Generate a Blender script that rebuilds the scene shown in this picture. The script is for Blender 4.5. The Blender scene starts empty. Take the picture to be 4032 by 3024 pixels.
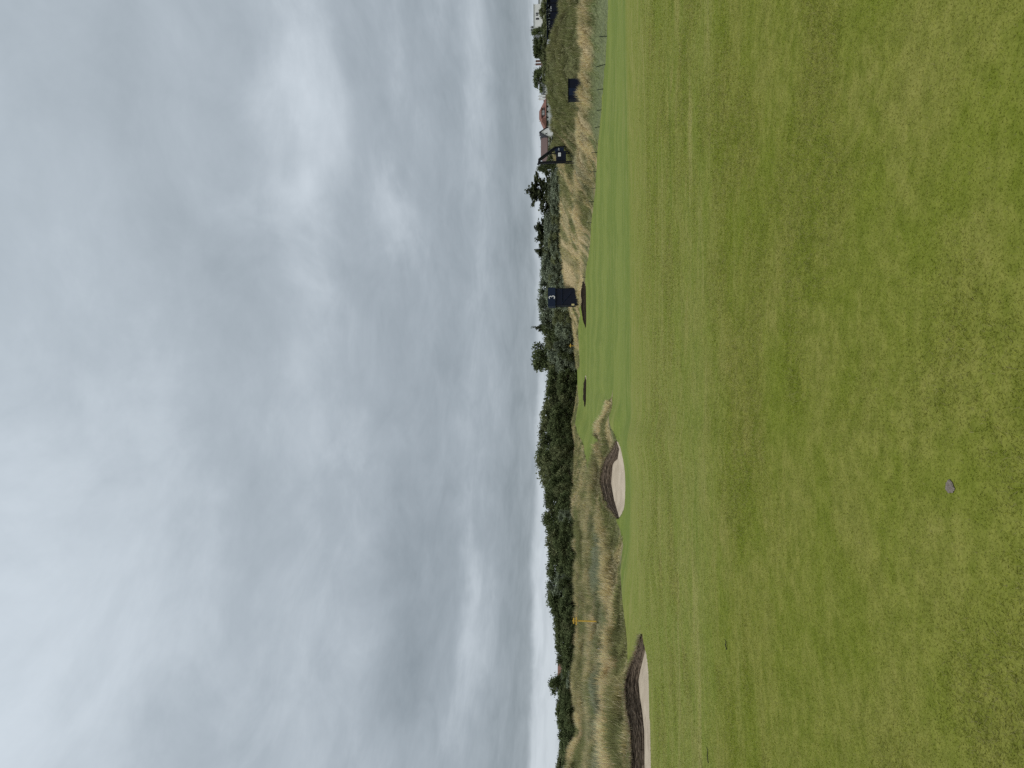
import bpy, math, random
import numpy as np
from mathutils import Matrix, Vector

random.seed(7)
RNG = np.random.default_rng(11)
SC = bpy.context.scene
COL = SC.collection
R = math.radians

# ------------------------------------------------------------------ camera
FPX = 710.0            # focal length in pixels of a 768 x 1024 upright frame
EYE = 1.6
HORIZON = 584.0        # eye-level line, upright frame
PITCH = math.atan((HORIZON - 512) / FPX)
SP, CP = math.sin(PITCH), math.cos(PITCH)
cam_data = bpy.data.cameras.new('camera')
cam_data.sensor_fit = 'HORIZONTAL'
cam_data.sensor_width = 36.0
cam_data.lens = FPX / 1024 * 36.0
cam_data.clip_start = 0.05
cam_data.clip_end = 6000
cam = bpy.data.objects.new('camera', cam_data)
COL.objects.link(cam)
# the phone was held upright and the picture stored on its side: world up points to image left
cam.matrix_world = Matrix(((0, 1, 0, 0), (SP, 0, -CP, 0), (-CP, 0, -SP, EYE), (0, 0, 0, 1)))
SC.camera = cam

# ------------------------------------------------------------------ light
SUN_AZ, SUN_EL = R(-140), R(62)       # azimuth from +Y towards +X
world = bpy.data.worlds.new('World')
SC.world = world
world.use_nodes = True
SC.view_settings.view_transform = 'Standard'
SC.view_settings.look = 'None'
SC.view_settings.gamma = 1.0
SC.view_settings.exposure = 0.42
SC.view_settings.use_curve_mapping = False
SC.cycles.use_denoising = False      # keep the grain of single grass blades
sun_data = bpy.data.lights.new('sun', 'SUN')
sun_data.energy = 1.5
sun_data.angle = R(35)
sun_data.color = (1.0, 0.97, 0.92)
sun = bpy.data.objects.new('sun', sun_data)
COL.objects.link(sun)
sun.location = (0, 0, 80)
sun.rotation_euler = Vector((math.sin(SUN_AZ) * math.cos(SUN_EL), math.cos(SUN_AZ) * math.cos(SUN_EL), math.sin(SUN_EL))).to_track_quat('Z', 'Y').to_euler()


class NT:
    """thin helper over a node tree"""
    def __init__(self, tree):
        self.t = tree
        self.n = tree.nodes
        self.l = tree.links

    def node(self, kind, **kw):
        nd = self.n.new(kind)
        for k, v in kw.items():
            setattr(nd, k, v)
        return nd

    def link(self, a, b):
        self.l.new(a, b)

    def put(self, sock, val):
        if hasattr(val, 'is_output'):
            self.l.new(val, sock)
        else:
            sock.default_value = val

    def math(self, op, a, b=None, c=None, clamp=False):
        nd = self.node('ShaderNodeMath', operation=op, use_clamp=clamp)
        self.put(nd.inputs[0], a)
        if b is not None:
            self.put(nd.inputs[1], b)
        if c is not None:
            self.put(nd.inputs[2], c)
        return nd.outputs[0]

    def mix(self, f, a, b):
        nd = self.node('ShaderNodeMix', data_type='RGBA')
        self.put(nd.inputs[0], f)
        for s, v in ((nd.inputs[6], a), (nd.inputs[7], b)):
            if isinstance(v, tuple) and len(v) == 3:
                v = v + (1,)
            self.put(s, v)
        return nd.outputs[2]

    def mul(self, col, f):
        nd = self.node('ShaderNodeVectorMath', operation='SCALE')
        self.put(nd.inputs[0], col)
        self.put(nd.inputs[3], f)
        return nd.outputs[0]

    def noise(self, vec, scale, detail=4, rough=0.55, dist=0.0):
        nd = self.node('ShaderNodeTexNoise')
        if vec is not None:
            self.link(vec, nd.inputs['Vector'])
        nd.inputs['Scale'].default_value = scale
        nd.inputs['Detail'].default_value = detail
        nd.inputs['Roughness'].default_value = rough
        nd.inputs['Distortion'].default_value = dist
        return nd.outputs[0]

    def smooth(self, x, lo, hi, a=0.0, b=1.0):
        nd = self.node('ShaderNodeMapRange', interpolation_type='SMOOTHSTEP')
        self.put(nd.inputs[0], x)
        nd.inputs[1].default_value = lo
        nd.inputs[2].default_value = hi
        nd.inputs[3].default_value = a
        nd.inputs[4].default_value = b
        return nd.outputs[0]

    def scalevec(self, vec, s):
        nd = self.node('ShaderNodeVectorMath', operation='MULTIPLY')
        self.link(vec, nd.inputs[0])
        nd.inputs[1].default_value = s
        return nd.outputs[0]


def build_sky():
    g = NT(world.node_tree)
    g.n.clear()
    out = g.node('ShaderNodeOutputWorld')
    bg = g.node('ShaderNodeBackground')
    bg.inputs[1].default_value = 0.1
    g.link(bg.outputs[0], out.inputs[0])
    sky = g.node('ShaderNodeTexSky', sky_type='NISHITA', sun_disc=False)
    sky.sun_elevation = SUN_EL
    sky.sun_rotation = SUN_AZ
    tc = g.node('ShaderNodeTexCoord')
    nrm = g.node('ShaderNodeVectorMath', operation='NORMALIZE')
    g.link(tc.outputs['Generated'], nrm.inputs[0])
    d = nrm.outputs[0]
    sep = g.node('ShaderNodeSeparateXYZ')
    g.link(d, sep.inputs[0])
    x, y, z = sep.outputs
    zc = g.math('MAXIMUM', z, 0.0)
    den = g.math('ADD', zc, 0.10)
    comb = g.node('ShaderNodeCombineXYZ')
    g.link(g.math('DIVIDE', x, den), comb.inputs[0])
    g.link(g.math('DIVIDE', y, den), comb.inputs[1])
    p = comb.outputs[0]
    az0 = g.math('MULTIPLY', g.math('ARCTAN2', x, y), 180 / math.pi)
    el0 = g.math('MULTIPLY', g.math('ARCSINE', z), 180 / math.pi)
    # wisps: angular coordinates pushed about by noise so cloud banks have torn edges
    pr = g.node('ShaderNodeMapping')
    pr.inputs['Rotation'].default_value = (0, 0, R(-28))
    pr.inputs['Scale'].default_value = (1.0, 0.78, 1.0)
    g.link(p, pr.inputs[0])
    n1 = g.noise(pr.outputs[0], 0.8, 7, 0.56, 0.35)
    n2 = g.noise(pr.outputs[0], 2.3, 8, 0.6, 0.5)
    nw = g.noise(d, 5.0, 6, 0.6, 0.3)
    nw2 = g.noise(d, 3.1, 5, 0.55, 0.2)
    az = g.math('ADD', az0, g.math('MULTIPLY', g.math('SUBTRACT', nw, 0.5), 26.0))
    el = g.math('ADD', el0, g.math('MULTIPLY', g.math('MULTIPLY', g.math('SUBTRACT', nw2, 0.5), 0.55), g.math('ADD', g.math('MAXIMUM', el0, 0.0), 2.0)))
    n3 = g.noise(pr.outputs[0], 6.5, 7, 0.62, 0.6)
    b = g.math('ADD', g.math('MULTIPLY', g.math('SUBTRACT', n1, 0.5), 0.62), g.math('MULTIPLY', g.math('SUBTRACT', n2, 0.5), 0.62))
    b = g.math('ADD', b, g.math('MULTIPLY', g.math('SUBTRACT', n3, 0.5), 0.20))

    def blob(a0, e0, sa, se, amp, tilt=0.0):
        da = g.math('SUBTRACT', az, a0)
        de = g.math('SUBTRACT', g.math('SUBTRACT', el, e0), g.math('MULTIPLY', da, tilt))
        q = g.math('ADD', g.math('POWER', g.math('ABSOLUTE', g.math('DIVIDE', da, sa)), 2.0),
                   g.math('POWER', g.math('ABSOLUTE', g.math('DIVIDE', de, se)), 2.0))
        return g.math('MULTIPLY', g.math('EXPONENT', g.math('MULTIPLY', q, -1.0)), amp)
    total = b
    for bl in [(-22, 36, 26, 12, 0.19, 0.0),      # pale bank high on the left
               (-8, 27, 22, 4.0, -0.16, 0.05),    # grey sheet through the middle
               (18, 31, 14, 7, -0.12, 0.0),
               (19, 20.5, 9, 2.6, 0.22, -0.1),    # torn pale streaks, right
               (13.5, 14.6, 4.0, 1.3, 0.26, -0.15),
               (4, 19, 8, 1.6, 0.10, 0.3),
               (-19, 13.4, 15, 2.5, -0.27, -0.02),  # dark bank low on the left
               (-17, 9.6, 5, 0.8, 0.26, 0.02),
               (-24, 8.6, 10, 1.6, 0.10, 0.0),
               (26, 8.6, 6, 1.2, 0.20, 0.0),
               (14, 10.3, 18, 2.0, -0.10, 0.0),
               ]:
        total = g.math('ADD', total, blob(*bl))
    # the long slate bank above the horizon and the clear strip under it, all the way round
    elb = g.math('ADD', el0, g.math('MULTIPLY', g.math('SUBTRACT', nw, 0.5), 1.4))
    band = g.math('EXPONENT', g.math('MULTIPLY', g.math('POWER', g.math('ABSOLUTE', g.math('DIVIDE', g.math('SUBTRACT', elb, 5.4), 1.7)), 2.0), -1.0))
    total = g.math('SUBTRACT', total, g.math('MULTIPLY', band, 0.24))
    strip = g.smooth(elb, 4.2, 3.5)
    total = g.math('ADD', total, g.math('MULTIPLY', strip, g.smooth(az0, 8.0, -6.0, 0.40, 0.56)))
    t = g.math('ADD', total, 0.42, clamp=True)
    ramp = g.node('ShaderNodeValToRGB')
    e = ramp.color_ramp.elements
    e[0].position = 0.0
    e[0].color = (0.262, 0.305, 0.338, 1)
    e[1].position = 1.0
    e[1].color = (0.70, 0.765, 0.825, 1)
    m = e.new(0.40)
    m.color = (0.395, 0.447, 0.492, 1)
    g.link(t, ramp.inputs[0])
    lum = g.math('MULTIPLY_ADD', zc, 0.62, 0.80)     # overcast: brighter overhead
    cloud = g.mul(ramp.outputs[0], g.math('MULTIPLY', lum, 10 * 0.765))
    col = g.mix(0.95, sky.outputs[0], cloud)
    g.link(col, bg.inputs[0])


build_sky()

# ------------------------------------------------------------------ small maths
def pix_dir(u, v):
    u = np.asarray(u, float)
    v = np.asarray(v, float)
    xc, yc = (u - 384) / FPX, (512 - v) / FPX
    return xc, CP - yc * SP, SP + yc * CP


def at_range(u, v, D):
    """point on the sight line at horizontal range D"""
    x, y, z = pix_dir(u, v)
    h = np.hypot(x, y)
    return np.stack([x / h * D, y / h * D, EYE + z / h * D], -1)


def at_plane(u, v, Y):
    x, y, z = pix_dir(u, v)
    return float(x / y * Y), float(Y), float(EYE + z / y * Y)


def az_of(u):
    x, y, _ = pix_dir(u, HORIZON)
    return np.arctan2(x, y)


def hash2(ix, iy, seed):
    h = (ix.astype(np.int64) * 374761393 + iy.astype(np.int64) * 668265263 + seed * 974634777) & 0x7fffffff
    h = ((h ^ (h >> 13)) * 1274126177) & 0x7fffffff
    return ((h ^ (h >> 16)) & 0xffff) / 65535.0


def vnoise(x, y, seed=0):
    ix, iy = np.floor(x), np.floor(y)
    fx, fy = x - ix, y - iy
    fx, fy = fx * fx * (3 - 2 * fx), fy * fy * (3 - 2 * fy)
    a, b = hash2(ix, iy, seed), hash2(ix + 1, iy, seed)
    c, d = hash2(ix, iy + 1, seed), hash2(ix + 1, iy + 1, seed)
    return (a * (1 - fx) + b * fx) * (1 - fy) + (c * (1 - fx) + d * fx) * fy


def fbm(x, y, seed=0, oct=4):
    s, a, t = 0, 0.5, 0
    for k in range(oct):
        s = s + a * vnoise(x * 2 ** k, y * 2 ** k, seed + k * 17)
        t += a
        a *= 0.5
    return s / t


def sstep(x, lo, hi):
    t = np.clip((x - lo) / (hi - lo), 0, 1)
    return t * t * (3 - 2 * t)


# ------------------------------------------------------------------ materials
MATS = {}


def new_mat(name):
    m = bpy.data.materials.new(name)
    m.use_nodes = True
    g = NT(m.node_tree)
    bsdf = m.node_tree.nodes['Principled BSDF']
    bsdf.inputs['Specular IOR Level'].default_value = 0.25
    return m, g, bsdf


def plain(name, col, rough=0.7, var=0.25, scale=3.0, spec=0.25, stretch=(1, 1, 1)):
    """a paint or stone with broad and fine tonal variation"""
    if name in MATS:
        return MATS[name]
    m, g, b = new_mat(name)
    geo = g.node('ShaderNodeNewGeometry')
    v = g.scalevec(geo.outputs['Position'], stretch)
    n = g.noise(v, scale, 6, 0.65)
    f = g.smooth(n, 0.25, 0.75, 1 - var, 1 + var)
    g.link(g.mul(col + (1,) if False else col, f), b.inputs['Base Color'])
    b.inputs['Roughness'].default_value = rough
    b.inputs['Specular IOR Level'].default_value = spec
    MATS[name] = m
    return m


def turf_colour(g, pos, extra=None):
    """mown links turf: lush, olive and parched patches laid out in world metres"""
    sep = g.node('ShaderNodeSeparateXYZ')
    g.link(pos, sep.inputs[0])
    y = sep.outputs[1]
    x = sep.outputs[0]
    big = g.noise(pos, 0.22, 5, 0.6, 0.4)
    mid = g.noise(pos, 0.9, 6, 0.62, 0.5)
    fine = g.noise(pos, 7.0, 5, 0.68, 0.2)
    grain = g.noise(pos, 55.0, 3, 0.7)
    lush = (0.140, 0.169, 0.018)
    olive = (0.194, 0.198, 0.042)
    straw = (0.285, 0.24, 0.09)
    band = (0.180, 0.212, 0.043)
    far = (0.118, 0.165, 0.030)
    c = g.mix(g.smooth(g.math('ADD', g.math('MULTIPLY', mid, 0.6), g.math('MULTIPLY', fine, 0.4)), 0.36, 0.64), lush, olive)
    pale = g.math('ADD', g.math('MULTIPLY', big, 0.4), g.math('ADD', g.math('MULTIPLY', mid, 0.35), g.math('MULTIPLY', fine, 0.25)))
    c = g.mix(g.smooth(pale, 0.52, 0.72, 0.0, 0.42), c, straw)
    # mowing bands, edges wandering a little
    wob = g.math('MULTIPLY', g.math('SUBTRACT', big, 0.5), 2.0)
    yy = g.math('ADD', y, wob)
    tilt = g.math('ADD', yy, g.math('MULTIPLY', x, 0.04))
    light = g.mix(g.smooth(mid, 0.35, 0.68), band, (0.21, 0.22, 0.058))
    light = g.mix(g.smooth(fine, 0.45, 0.8, 0, 0.35), light, straw)
    c = g.mix(g.math('MULTIPLY', g.smooth(tilt, 8.2, 11.5, 0.0, 0.72), g.smooth(x, 4.0, -2.5, 0.55, 1.0)), c, light)
    fgreen = g.mix(g.smooth(mid, 0.35, 0.7), far, (0.145, 0.19, 0.036))
    c = g.mix(g.smooth(yy, 35.5, 38.5, 0.0, 0.88), c, fgreen)
    # wear and dry lines running across the fairway
    ln = g.noise(g.scalevec(pos, (0.16, 1.15, 1.0)), 1.0, 6, 0.7, 0.6)
    c = g.mix(g.math('MULTIPLY', g.smooth(ln, 0.52, 0.66, 0, 0.62), g.smooth(yy, 6.0, 12.0)), c, (0.265, 0.25, 0.085))
    dk = g.noise(g.scalevec(pos, (0.2, 1.4, 1.0)), 1.3, 5, 0.65, 0.4)
    c = g.mix(g.math('MULTIPLY', g.smooth(dk, 0.55, 0.7, 0, 0.45), g.smooth(yy, 6.0, 12.0)), c, (0.105, 0.15, 0.018))
    # far stripes of alternating mowing direction
    st = g.math('SINE', g.math('ADD', g.math('MULTIPLY', g.math('ADD', y, g.math('MULTIPLY', x, 0.22)), 0.2), g.math('MULTIPLY', big, 9.0)))
    c = g.mix(g.math('MULTIPLY', g.smooth(st, -0.2, 0.9, 0, 0.6), g.smooth(yy, 36, 50)), c, (0.19, 0.222, 0.05))
    k = g.smooth(g.math('ADD', g.math('MULTIPLY', fine, 0.5), g.math('MULTIPLY', grain, 0.5)), 0.28, 0.72, 0.78, 1.22)
    c = g.mul(c, k)
    return c, fine, grain


def ground_material():
    m, g, b = new_mat('ground_turf')
    geo = g.node('ShaderNodeNewGeometry')
    pos = geo.outputs['Position']
    c, fine, grain = turf_colour(g, pos)
    at = g.node('ShaderNodeAttribute', attribute_name='rough')
    ra = g.node('ShaderNodeAttribute', attribute_name='rough_colour')
    rc = g.mul(ra.outputs['Color'], g.smooth(g.noise(pos, 3.0, 4, 0.7), 0.3, 0.7, 0.6, 1.25))
    edge = g.smooth(g.math('ADD', at.outputs['Fac'], g.math('MULTIPLY', g.math('SUBTRACT', fine, 0.5), 0.5)), 0.35, 0.65)
    c = g.mix(edge, c, rc)
    g.link(c, b.inputs['Base Color'])
    b.inputs['Roughness'].default_value = 0.9
    b.inputs['Specular IOR Level'].default_value = 0.1
    bmp = g.node('ShaderNodeBump')
    bmp.inputs['Strength'].default_value = 0.5
    bmp.inputs['Distance'].default_value = 0.012
    g.link(g.math('ADD', fine, grain), bmp.inputs['Height'])
    g.link(bmp.outputs[0], b.inputs['Normal'])
    return m


def blade_material(name, turf):
    m, g, b = new_mat(name)
    if turf:
        geo = g.node('ShaderNodeNewGeometry')
        c, _, _ = turf_colour(g, geo.outputs['Position'])
        at = g.node('ShaderNodeAttribute', attribute_name='tone')
        c = g.mix(at.outputs['Alpha'], g.mul(c, at.outputs['Fac']), (0.36, 0.33, 0.15))
    else:
        at = g.node('ShaderNodeAttribute', attribute_name='tone')
        c = at.outputs['Color']
    out = m.node_tree.nodes['Material Output']
    m.node_tree.nodes.remove(b)
    df = g.node('ShaderNodeBsdfDiffuse')
    tr = g.node('ShaderNodeBsdfTranslucent')
    mx = g.node('ShaderNodeMixShader')
    mx.inputs[0].default_value = 0.45
    g.link(c, df.inputs[0])
    g.link(c, tr.inputs[0])
    g.link(df.outputs[0], mx.inputs[1])
    g.link(tr.outputs[0], mx.inputs[2])
    g.link(mx.outputs[0], out.inputs[0])
    return m


def leaf_material(name, c0, c1):
    m, g, b = new_mat(name)
    at = g.node('ShaderNodeAttribute', attribute_name='tone')
    oi = g.node('ShaderNodeObjectInfo')
    c = g.mix(at.outputs['Fac'], c0, c1)
    c = g.mul(c, g.math('MULTIPLY_ADD', oi.outputs['Random'], 0.5, 0.75))
    out = m.node_tree.nodes['Material Output']
    m.node_tree.nodes.remove(b)
    df = g.node('ShaderNodeBsdfDiffuse')
    tr = g.node('ShaderNodeBsdfTranslucent')
    mx = g.node('ShaderNodeMixShader')
    mx.inputs[0].default_value = 0.25
    g.link(c, df.inputs[0])
    g.link(c, tr.inputs[0])
    g.link(df.outputs[0], mx.inputs[1])
    g.link(tr.outputs[0], mx.inputs[2])
    g.link(mx.outputs[0], out.inputs[0])
    return m


# ------------------------------------------------------------------ object helpers
def tag(o, label=None, cat=None, group=None, kind=None):
    for k, v in (('label', label), ('category', cat), ('group', group), ('kind', kind)):
        if v:
            o[k] = v
    return o


def empty(name, loc=(0, 0, 0), rz=0.0):
    o = bpy.data.objects.new(name, None)
    o.location = loc
    o.rotation_euler = (0, 0, rz)
    o.empty_display_size = 0.3
    COL.objects.link(o)
    return o


def mesh_np(name, verts, faces_flat, loops_per, mat, parent=None, smooth=False):
    """fast mesh from numpy: every face has loops_per corners"""
    me = bpy.data.meshes.new(name)
    verts = np.asarray(verts, np.float32)
    f = np.asarray(faces_flat, np.int32).ravel()
    nf = len(f) // loops_per
    me.vertices.add(len(verts))
    me.vertices.foreach_set('co', verts.ravel())
    me.loops.add(len(f))
    me.loops.foreach_set('vertex_index', f)
    me.polygons.add(nf)
    me.polygons.foreach_set('loop_start', np.arange(nf, dtype=np.int32) * loops_per)
    if smooth:
        me.polygons.foreach_set('use_smooth', np.ones(nf, bool))
    me.materials.append(mat)
    me.update(calc_edges=True)
    o = bpy.data.objects.new(name, me)
    COL.objects.link(o)
    if parent:
        o.parent = parent
    return o


def add_color(me, name, rgba):
    a = me.attributes.new(name, 'FLOAT_COLOR', 'POINT')
    a.data.foreach_set('color', np.asarray(rgba, np.float32).ravel())


def add_float(me, name, val):
    a = me.attributes.new(name, 'FLOAT', 'POINT')
    a.data.foreach_set('value', np.asarray(val, np.float32).ravel())


class MB:
    """collects boxes, prisms and tubes into one mesh"""
    def __init__(self):
        self.v, self.f = [], []

    def hexa(self, p):
        i = len(self.v)
        self.v += [tuple(q) for q in p]
        for q in ((0, 3, 2, 1), (4, 5, 6, 7), (0, 1, 5, 4), (1, 2, 6, 5), (2, 3, 7, 6), (3, 0, 4, 7)):
            self.f.append([i + k for k in q])
        return self

    def box(self, x0, x1, y0, y1, z0, z1):
        return self.hexa([(x0, y0, z0), (x1, y0, z0), (x1, y1, z0), (x0, y1, z0),
                          (x0, y0, z1), (x1, y0, z1), (x1, y1, z1), (x0, y1, z1)])

    def prism(self, pts, y0, y1):
        """polygon of (x, z) extruded from y0 to y1"""
        n, i = len(pts), len(self.v)
        self.v += [(x, y0, z) for x, z in pts] + [(x, y1, z) for x, z in pts]
        self.f.append([i + k for k in range(n)])
        self.f.append([i + n + k for k in reversed(range(n))])
        for k in range(n):
            k2 = (k + 1) % n
            self.f.append([i + k2, i + k, i + n + k, i + n + k2])
        return self

    def poly(self, pts):
        i = len(self.v)
        self.v += [tuple(p) for p in pts]
        self.f.append([i + k for k in range(len(pts))])
        return self

    def tube(self, path, r, n=6, r1=None):
        path = [Vector(p) for p in path]
        r1 = r if r1 is None else r1
        i = len(self.v)
        m = len(path)
        for k, p in enumerate(path):
            d = (path[min(k + 1, m - 1)] - path[max(k - 1, 0)]).normalized()
            a = d.orthogonal().normalized()
            b = d.cross(a)
            rr = r + (r1 - r) * k / max(1, m - 1)
            for j in range(n):
                t = 2 * math.pi * j / n
                self.v.append(tuple(p + a * math.cos(t) * rr + b * math.sin(t) * rr))
        for k in range(m - 1):
            for j in range(n):
                j2 = (j + 1) % n
                self.f.append([i + k * n + j, i + k * n + j2, i + (k + 1) * n + j2, i + (k + 1) * n + j])
        self.f.append([i + j for j in reversed(range(n))])
        self.f.append([i + (m - 1) * n + j for j in range(n)])
        return self

    def build(self, name, mat, parent=None, bevel=0.0):
        me = bpy.data.meshes.new(name)
        me.from_pydata(self.v, [], self.f)
        me.materials.append(mat)
        me.update()
        o = bpy.data.objects.new(name, me)
        COL.objects.link(o)
        if parent:
            o.parent = parent
        if bevel:
            md = o.modifiers.new('bevel', 'BEVEL')
            md.width = bevel
            md.segments = 2
            md.limit_method = 'ANGLE'
        return o


def copy_tree(o, parent=None):
    c = o.copy()
    COL.objects.link(c)
    c.parent = parent
    for ch in list(o.children):
        copy_tree(ch, c)
    return c


# ------------------------------------------------------------------ terrain
# for each bearing (given as a column of the upright frame): range and sight height of
# F foot of the mown ground, E edge of the rough, R1 near ridge, R2 middle ridge, R3 skyline dune
T = [
    # u     F             E              R1             R2             R3           drop1 drop2
    (-90, (26, 651.0), (30.0, 631.0), (40, 614), (70, 588), (105, 561), 0.5, 0.8),
    (0,   (26, 650.8), (30.0, 631.2), (40, 614), (70, 588), (105, 566), 0.5, 0.8),
    (20,  (26, 650.3), (30.0, 631.2), (40, 612), (70, 590), (105, 572), 0.6, 0.8),
    (38,  (26, 650.0), (30.2, 630.8), (40, 610), (70, 592), (105, 577.5), 0.7, 0.6),
    (59,  (26, 649.5), (31.0, 626.6), (41, 608), (70, 591), (105, 576.5), 0.8, 0.7),
    (82,  (26, 649.0), (32.0, 624.3), (42, 608), (70, 589), (105, 573), 0.8, 0.8),
    (100, (26, 648.5), (33.0, 626.5), (43, 609), (72, 589), (105, 573.5), 0.8, 0.8),
    (110, (26, 648.3), (34.0, 627.0), (43, 609), (72, 589), (105, 574.5), 0.8, 0.8),
    (121, (26.5, 647.5), (35, 627.0), (44, 610), (73, 590), (105, 575.7), 0.8, 0.7),
    (135, (27.5, 643.0), (36, 626.5), (45, 610), (75, 591), (105, 576.5), 0.8, 0.6),
    (147, (28, 643.0), (38, 625.0), (45, 609), (76, 592), (105, 577.3), 0.8, 0.5),
    (175, (31, 638.0), (40, 622.0), (46, 606.5), (78, 592), (105, 578), 0.9, 0.6),
    (200, (34, 633.0), (42, 620.5), (47, 605.5), (80, 590), (105, 577), 0.9, 0.6),
    (225, (40, 627.5), (43.5, 624.0), (49, 603), (82, 590), (105, 575), 0.9, 0.6),
    (240, (42, 626.0), (46, 620.0), (50, 600), (84, 589.5), (106, 575), 0.9, 0.5),
    (250, (42.5, 625.5), (47, 616.5), (53, 597.5), (86, 589), (112, 574), 0.9, 0.4),
    (258, (44.0, 624.0), (49.5, 611.0), (55, 596), (88, 589), (120, 572.5), 0.8, 0.3),
    (265, (44.0, 624.4), (51.5, 605.7), (57, 595), (92, 589), (130, 571.6), 0.7, 0.2),
    (285, (43.8, 625.0), (53.0, 600.2), (59, 593), (100, 590), (160, 573), 0.7, 0.2),
    (301, (44.0, 624.3), (52.5, 602.2), (59, 593), (104, 590), (180, 574), 0.8, 0.2),
    (311, (44.5, 622.6), (51.5, 606.0), (59, 593.5), (110, 590), (190, 574.5), 0.8, 0.2),
    (318, (45.0, 620.0), (49.5, 611.5), (58, 595), (115, 589.5), (197, 575), 0.7, 0.1),
    (327, (45.2, 618.0), (47.5, 614.5), (57, 597), (125, 589), (203, 575), 0.6, 0.0),
    (336, (44.0, 622.0), (49.5, 608.5), (57, 598), (140, 588), (208, 572.5), 0.5, 0.0),
    (345, (42.0, 626.0), (50.0, 607.5), (56, 600), (155, 587), (211, 570.8), 0.3, 0.0),
    (356, (40.0, 628.0), (50.0, 612.0), (56, 606), (168, 586.3), (216, 573), 0.1, 0.0),
    (368, (38.5, 629.0), (50.0, 616.0), (56, 611.5), (176, 586), (220, 575.5), 0.0, 0.0),
    (384, (38.0, 629.0), (60.0, 610.0), (100, 596), (178, 586), (222, 575.7), 0.0, 0.0),
    (402, (38.0, 629.0), (75.0, 603.5), (110, 594), (178, 586), (222, 575.5), 0.0, 0.0),
    (422, (38.0, 629.0), (110, 594.0), (150, 589.5), (180, 586), (216, 573.5), 0.0, 0.0),
    (441, (38.0, 629.0), (175, 586.2), (185, 584), (192, 580), (208, 572), 0.0, 0.0),
    (449, (38.0, 629.0), (176, 586.0), (183, 581), (190, 578.5), (205, 571), 0.0, 0.0),
    (465, (38.0, 629.0), (176, 585.8), (181, 580), (188, 576), (195, 567), 0.0, 0.0),
    (478, (38.0, 629.0), (176, 585.7), (181, 580), (186, 575), (190, 564.5), 0.0, 0.0),
    (490, (38.0, 629.0), (172, 585.5), (180, 579.5), (184, 574), (187, 562.5), 0.2, 0.2),
    (503, (38.0, 629.0), (166, 587.0), (175, 578), (181, 573), (186, 561.4), 0.5, 0.4),
    (521, (38.0, 629.0), (155, 590.0), (165, 576.5), (174, 571), (180, 560), 0.8, 0.6),
    (545, (38.0, 629.0), (142, 591.5), (153, 575), (165, 570), (177, 559), 1.0, 0.6),
    (566, (38.0, 629.0), (133, 594.0), (146, 575), (158, 569), (171, 559.6), 1.0, 0.6),
    (580, (38.0, 629.0), (128, 595.5), (140, 575.5), (152, 568), (165, 560), 1.0, 0.6),
    (596, (38.0, 629.0), (122, 596.3), (134, 575.5), (146, 567), (157, 557), 1.0, 0.6),
    (610, (38.0, 629.0), (119, 597.0), (130, 577), (140, 568), (149, 555), 1.0, 0.5),
    (622, (38.0, 629.0), (117, 598.0), (126, 578), (136, 566), (145, 551), 1.1, 0.4),
    (638, (38.0, 629.0), (114, 599.5), (121, 577.5), (129, 566), (139, 551.0), 1.2, 0.2),
    (654, (38.0, 629.0), (110, 601.0), (117, 576), (124, 567), (133, 552.5), 1.4, 0.1),
    (672, (38.0, 629.0), (105, 603.0), (112, 577.5), (118, 566), (129, 548.5), 1.5, 0.0),
    (680, (38.0, 629.0), (103, 603.5), (110, 579.5), (117, 567), (128, 546.4), 1.6, 0.0),
    (699, (38.0, 629.0), (98, 605.0), (106, 579.5), (114, 568), (126, 545.8), 1.6, 0.0),
    (716, (38.0, 629.0), (95, 606.0), (103, 581), (112, 569), (125, 547.8), 1.6, 0.0),
    (731, (38.0, 629.0), (92, 607.0), (101, 581), (111, 570), (124, 551), 1.5, 0.0),
    (747, (38.0, 629.0), (89, 607.5), (98, 580.5), (110, 571), (124, 557.5), 1.3, 0.0),
    (757, (38.0, 629.0), (87, 607.8), (97, 580), (110, 572), (125, 562.5), 1.2, 0.0),
    (768, (38.0, 629.0), (86, 607.8), (95, 579.5), (109, 571), (125, 560.5), 1.2, 0.0),
    (860, (38.0, 629.0), (84, 608.5), (93, 580), (108, 570), (125, 552), 1.2, 0.0),
]
TU = np.array([t[0] for t in T], float)
UU = np.arange(-90, 861, 1.0)


def tcol(k, j):
    return np.interp(UU, TU, [t[k][j] for t in T])


def gsm(a, s=2.5):
    k = np.arange(-24, 25)
    w = np.exp(-0.5 * (k / s) ** 2)
    w /= w.sum()
    return np.convolve(np.pad(a, 24, mode='edge'), w, 'valid')


CURVE = {}
for nm, k in (('F', 1), ('E', 2), ('R1', 3), ('R2', 4), ('R3', 5)):
    sg = 9.0 if nm == 'F' else 2.5
    CURVE[nm] = gsm(tcol(k, 0), sg), gsm(at_range(UU, tcol(k, 1), tcol(k, 0))[:, 2], sg)
    if nm in ('R1', 'R2', 'R3'):      # the sight heights were read at the grass tips
        CURVE[nm][1][:] -= np.interp(UU, [300, 345, 372, 440, 470], [0.42, 0.3, 0.0, 0.0, 0.42]) if nm != 'R3' else 0.5
DROP1 = gsm(np.interp(UU, TU, [t[6] for t in T]))
DROP2 = gsm(np.interp(UU, TU, [t[7] for t in T]))


def curve_D(nm, u):
    return np.interp(u, UU, CURVE[nm][0])


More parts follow.
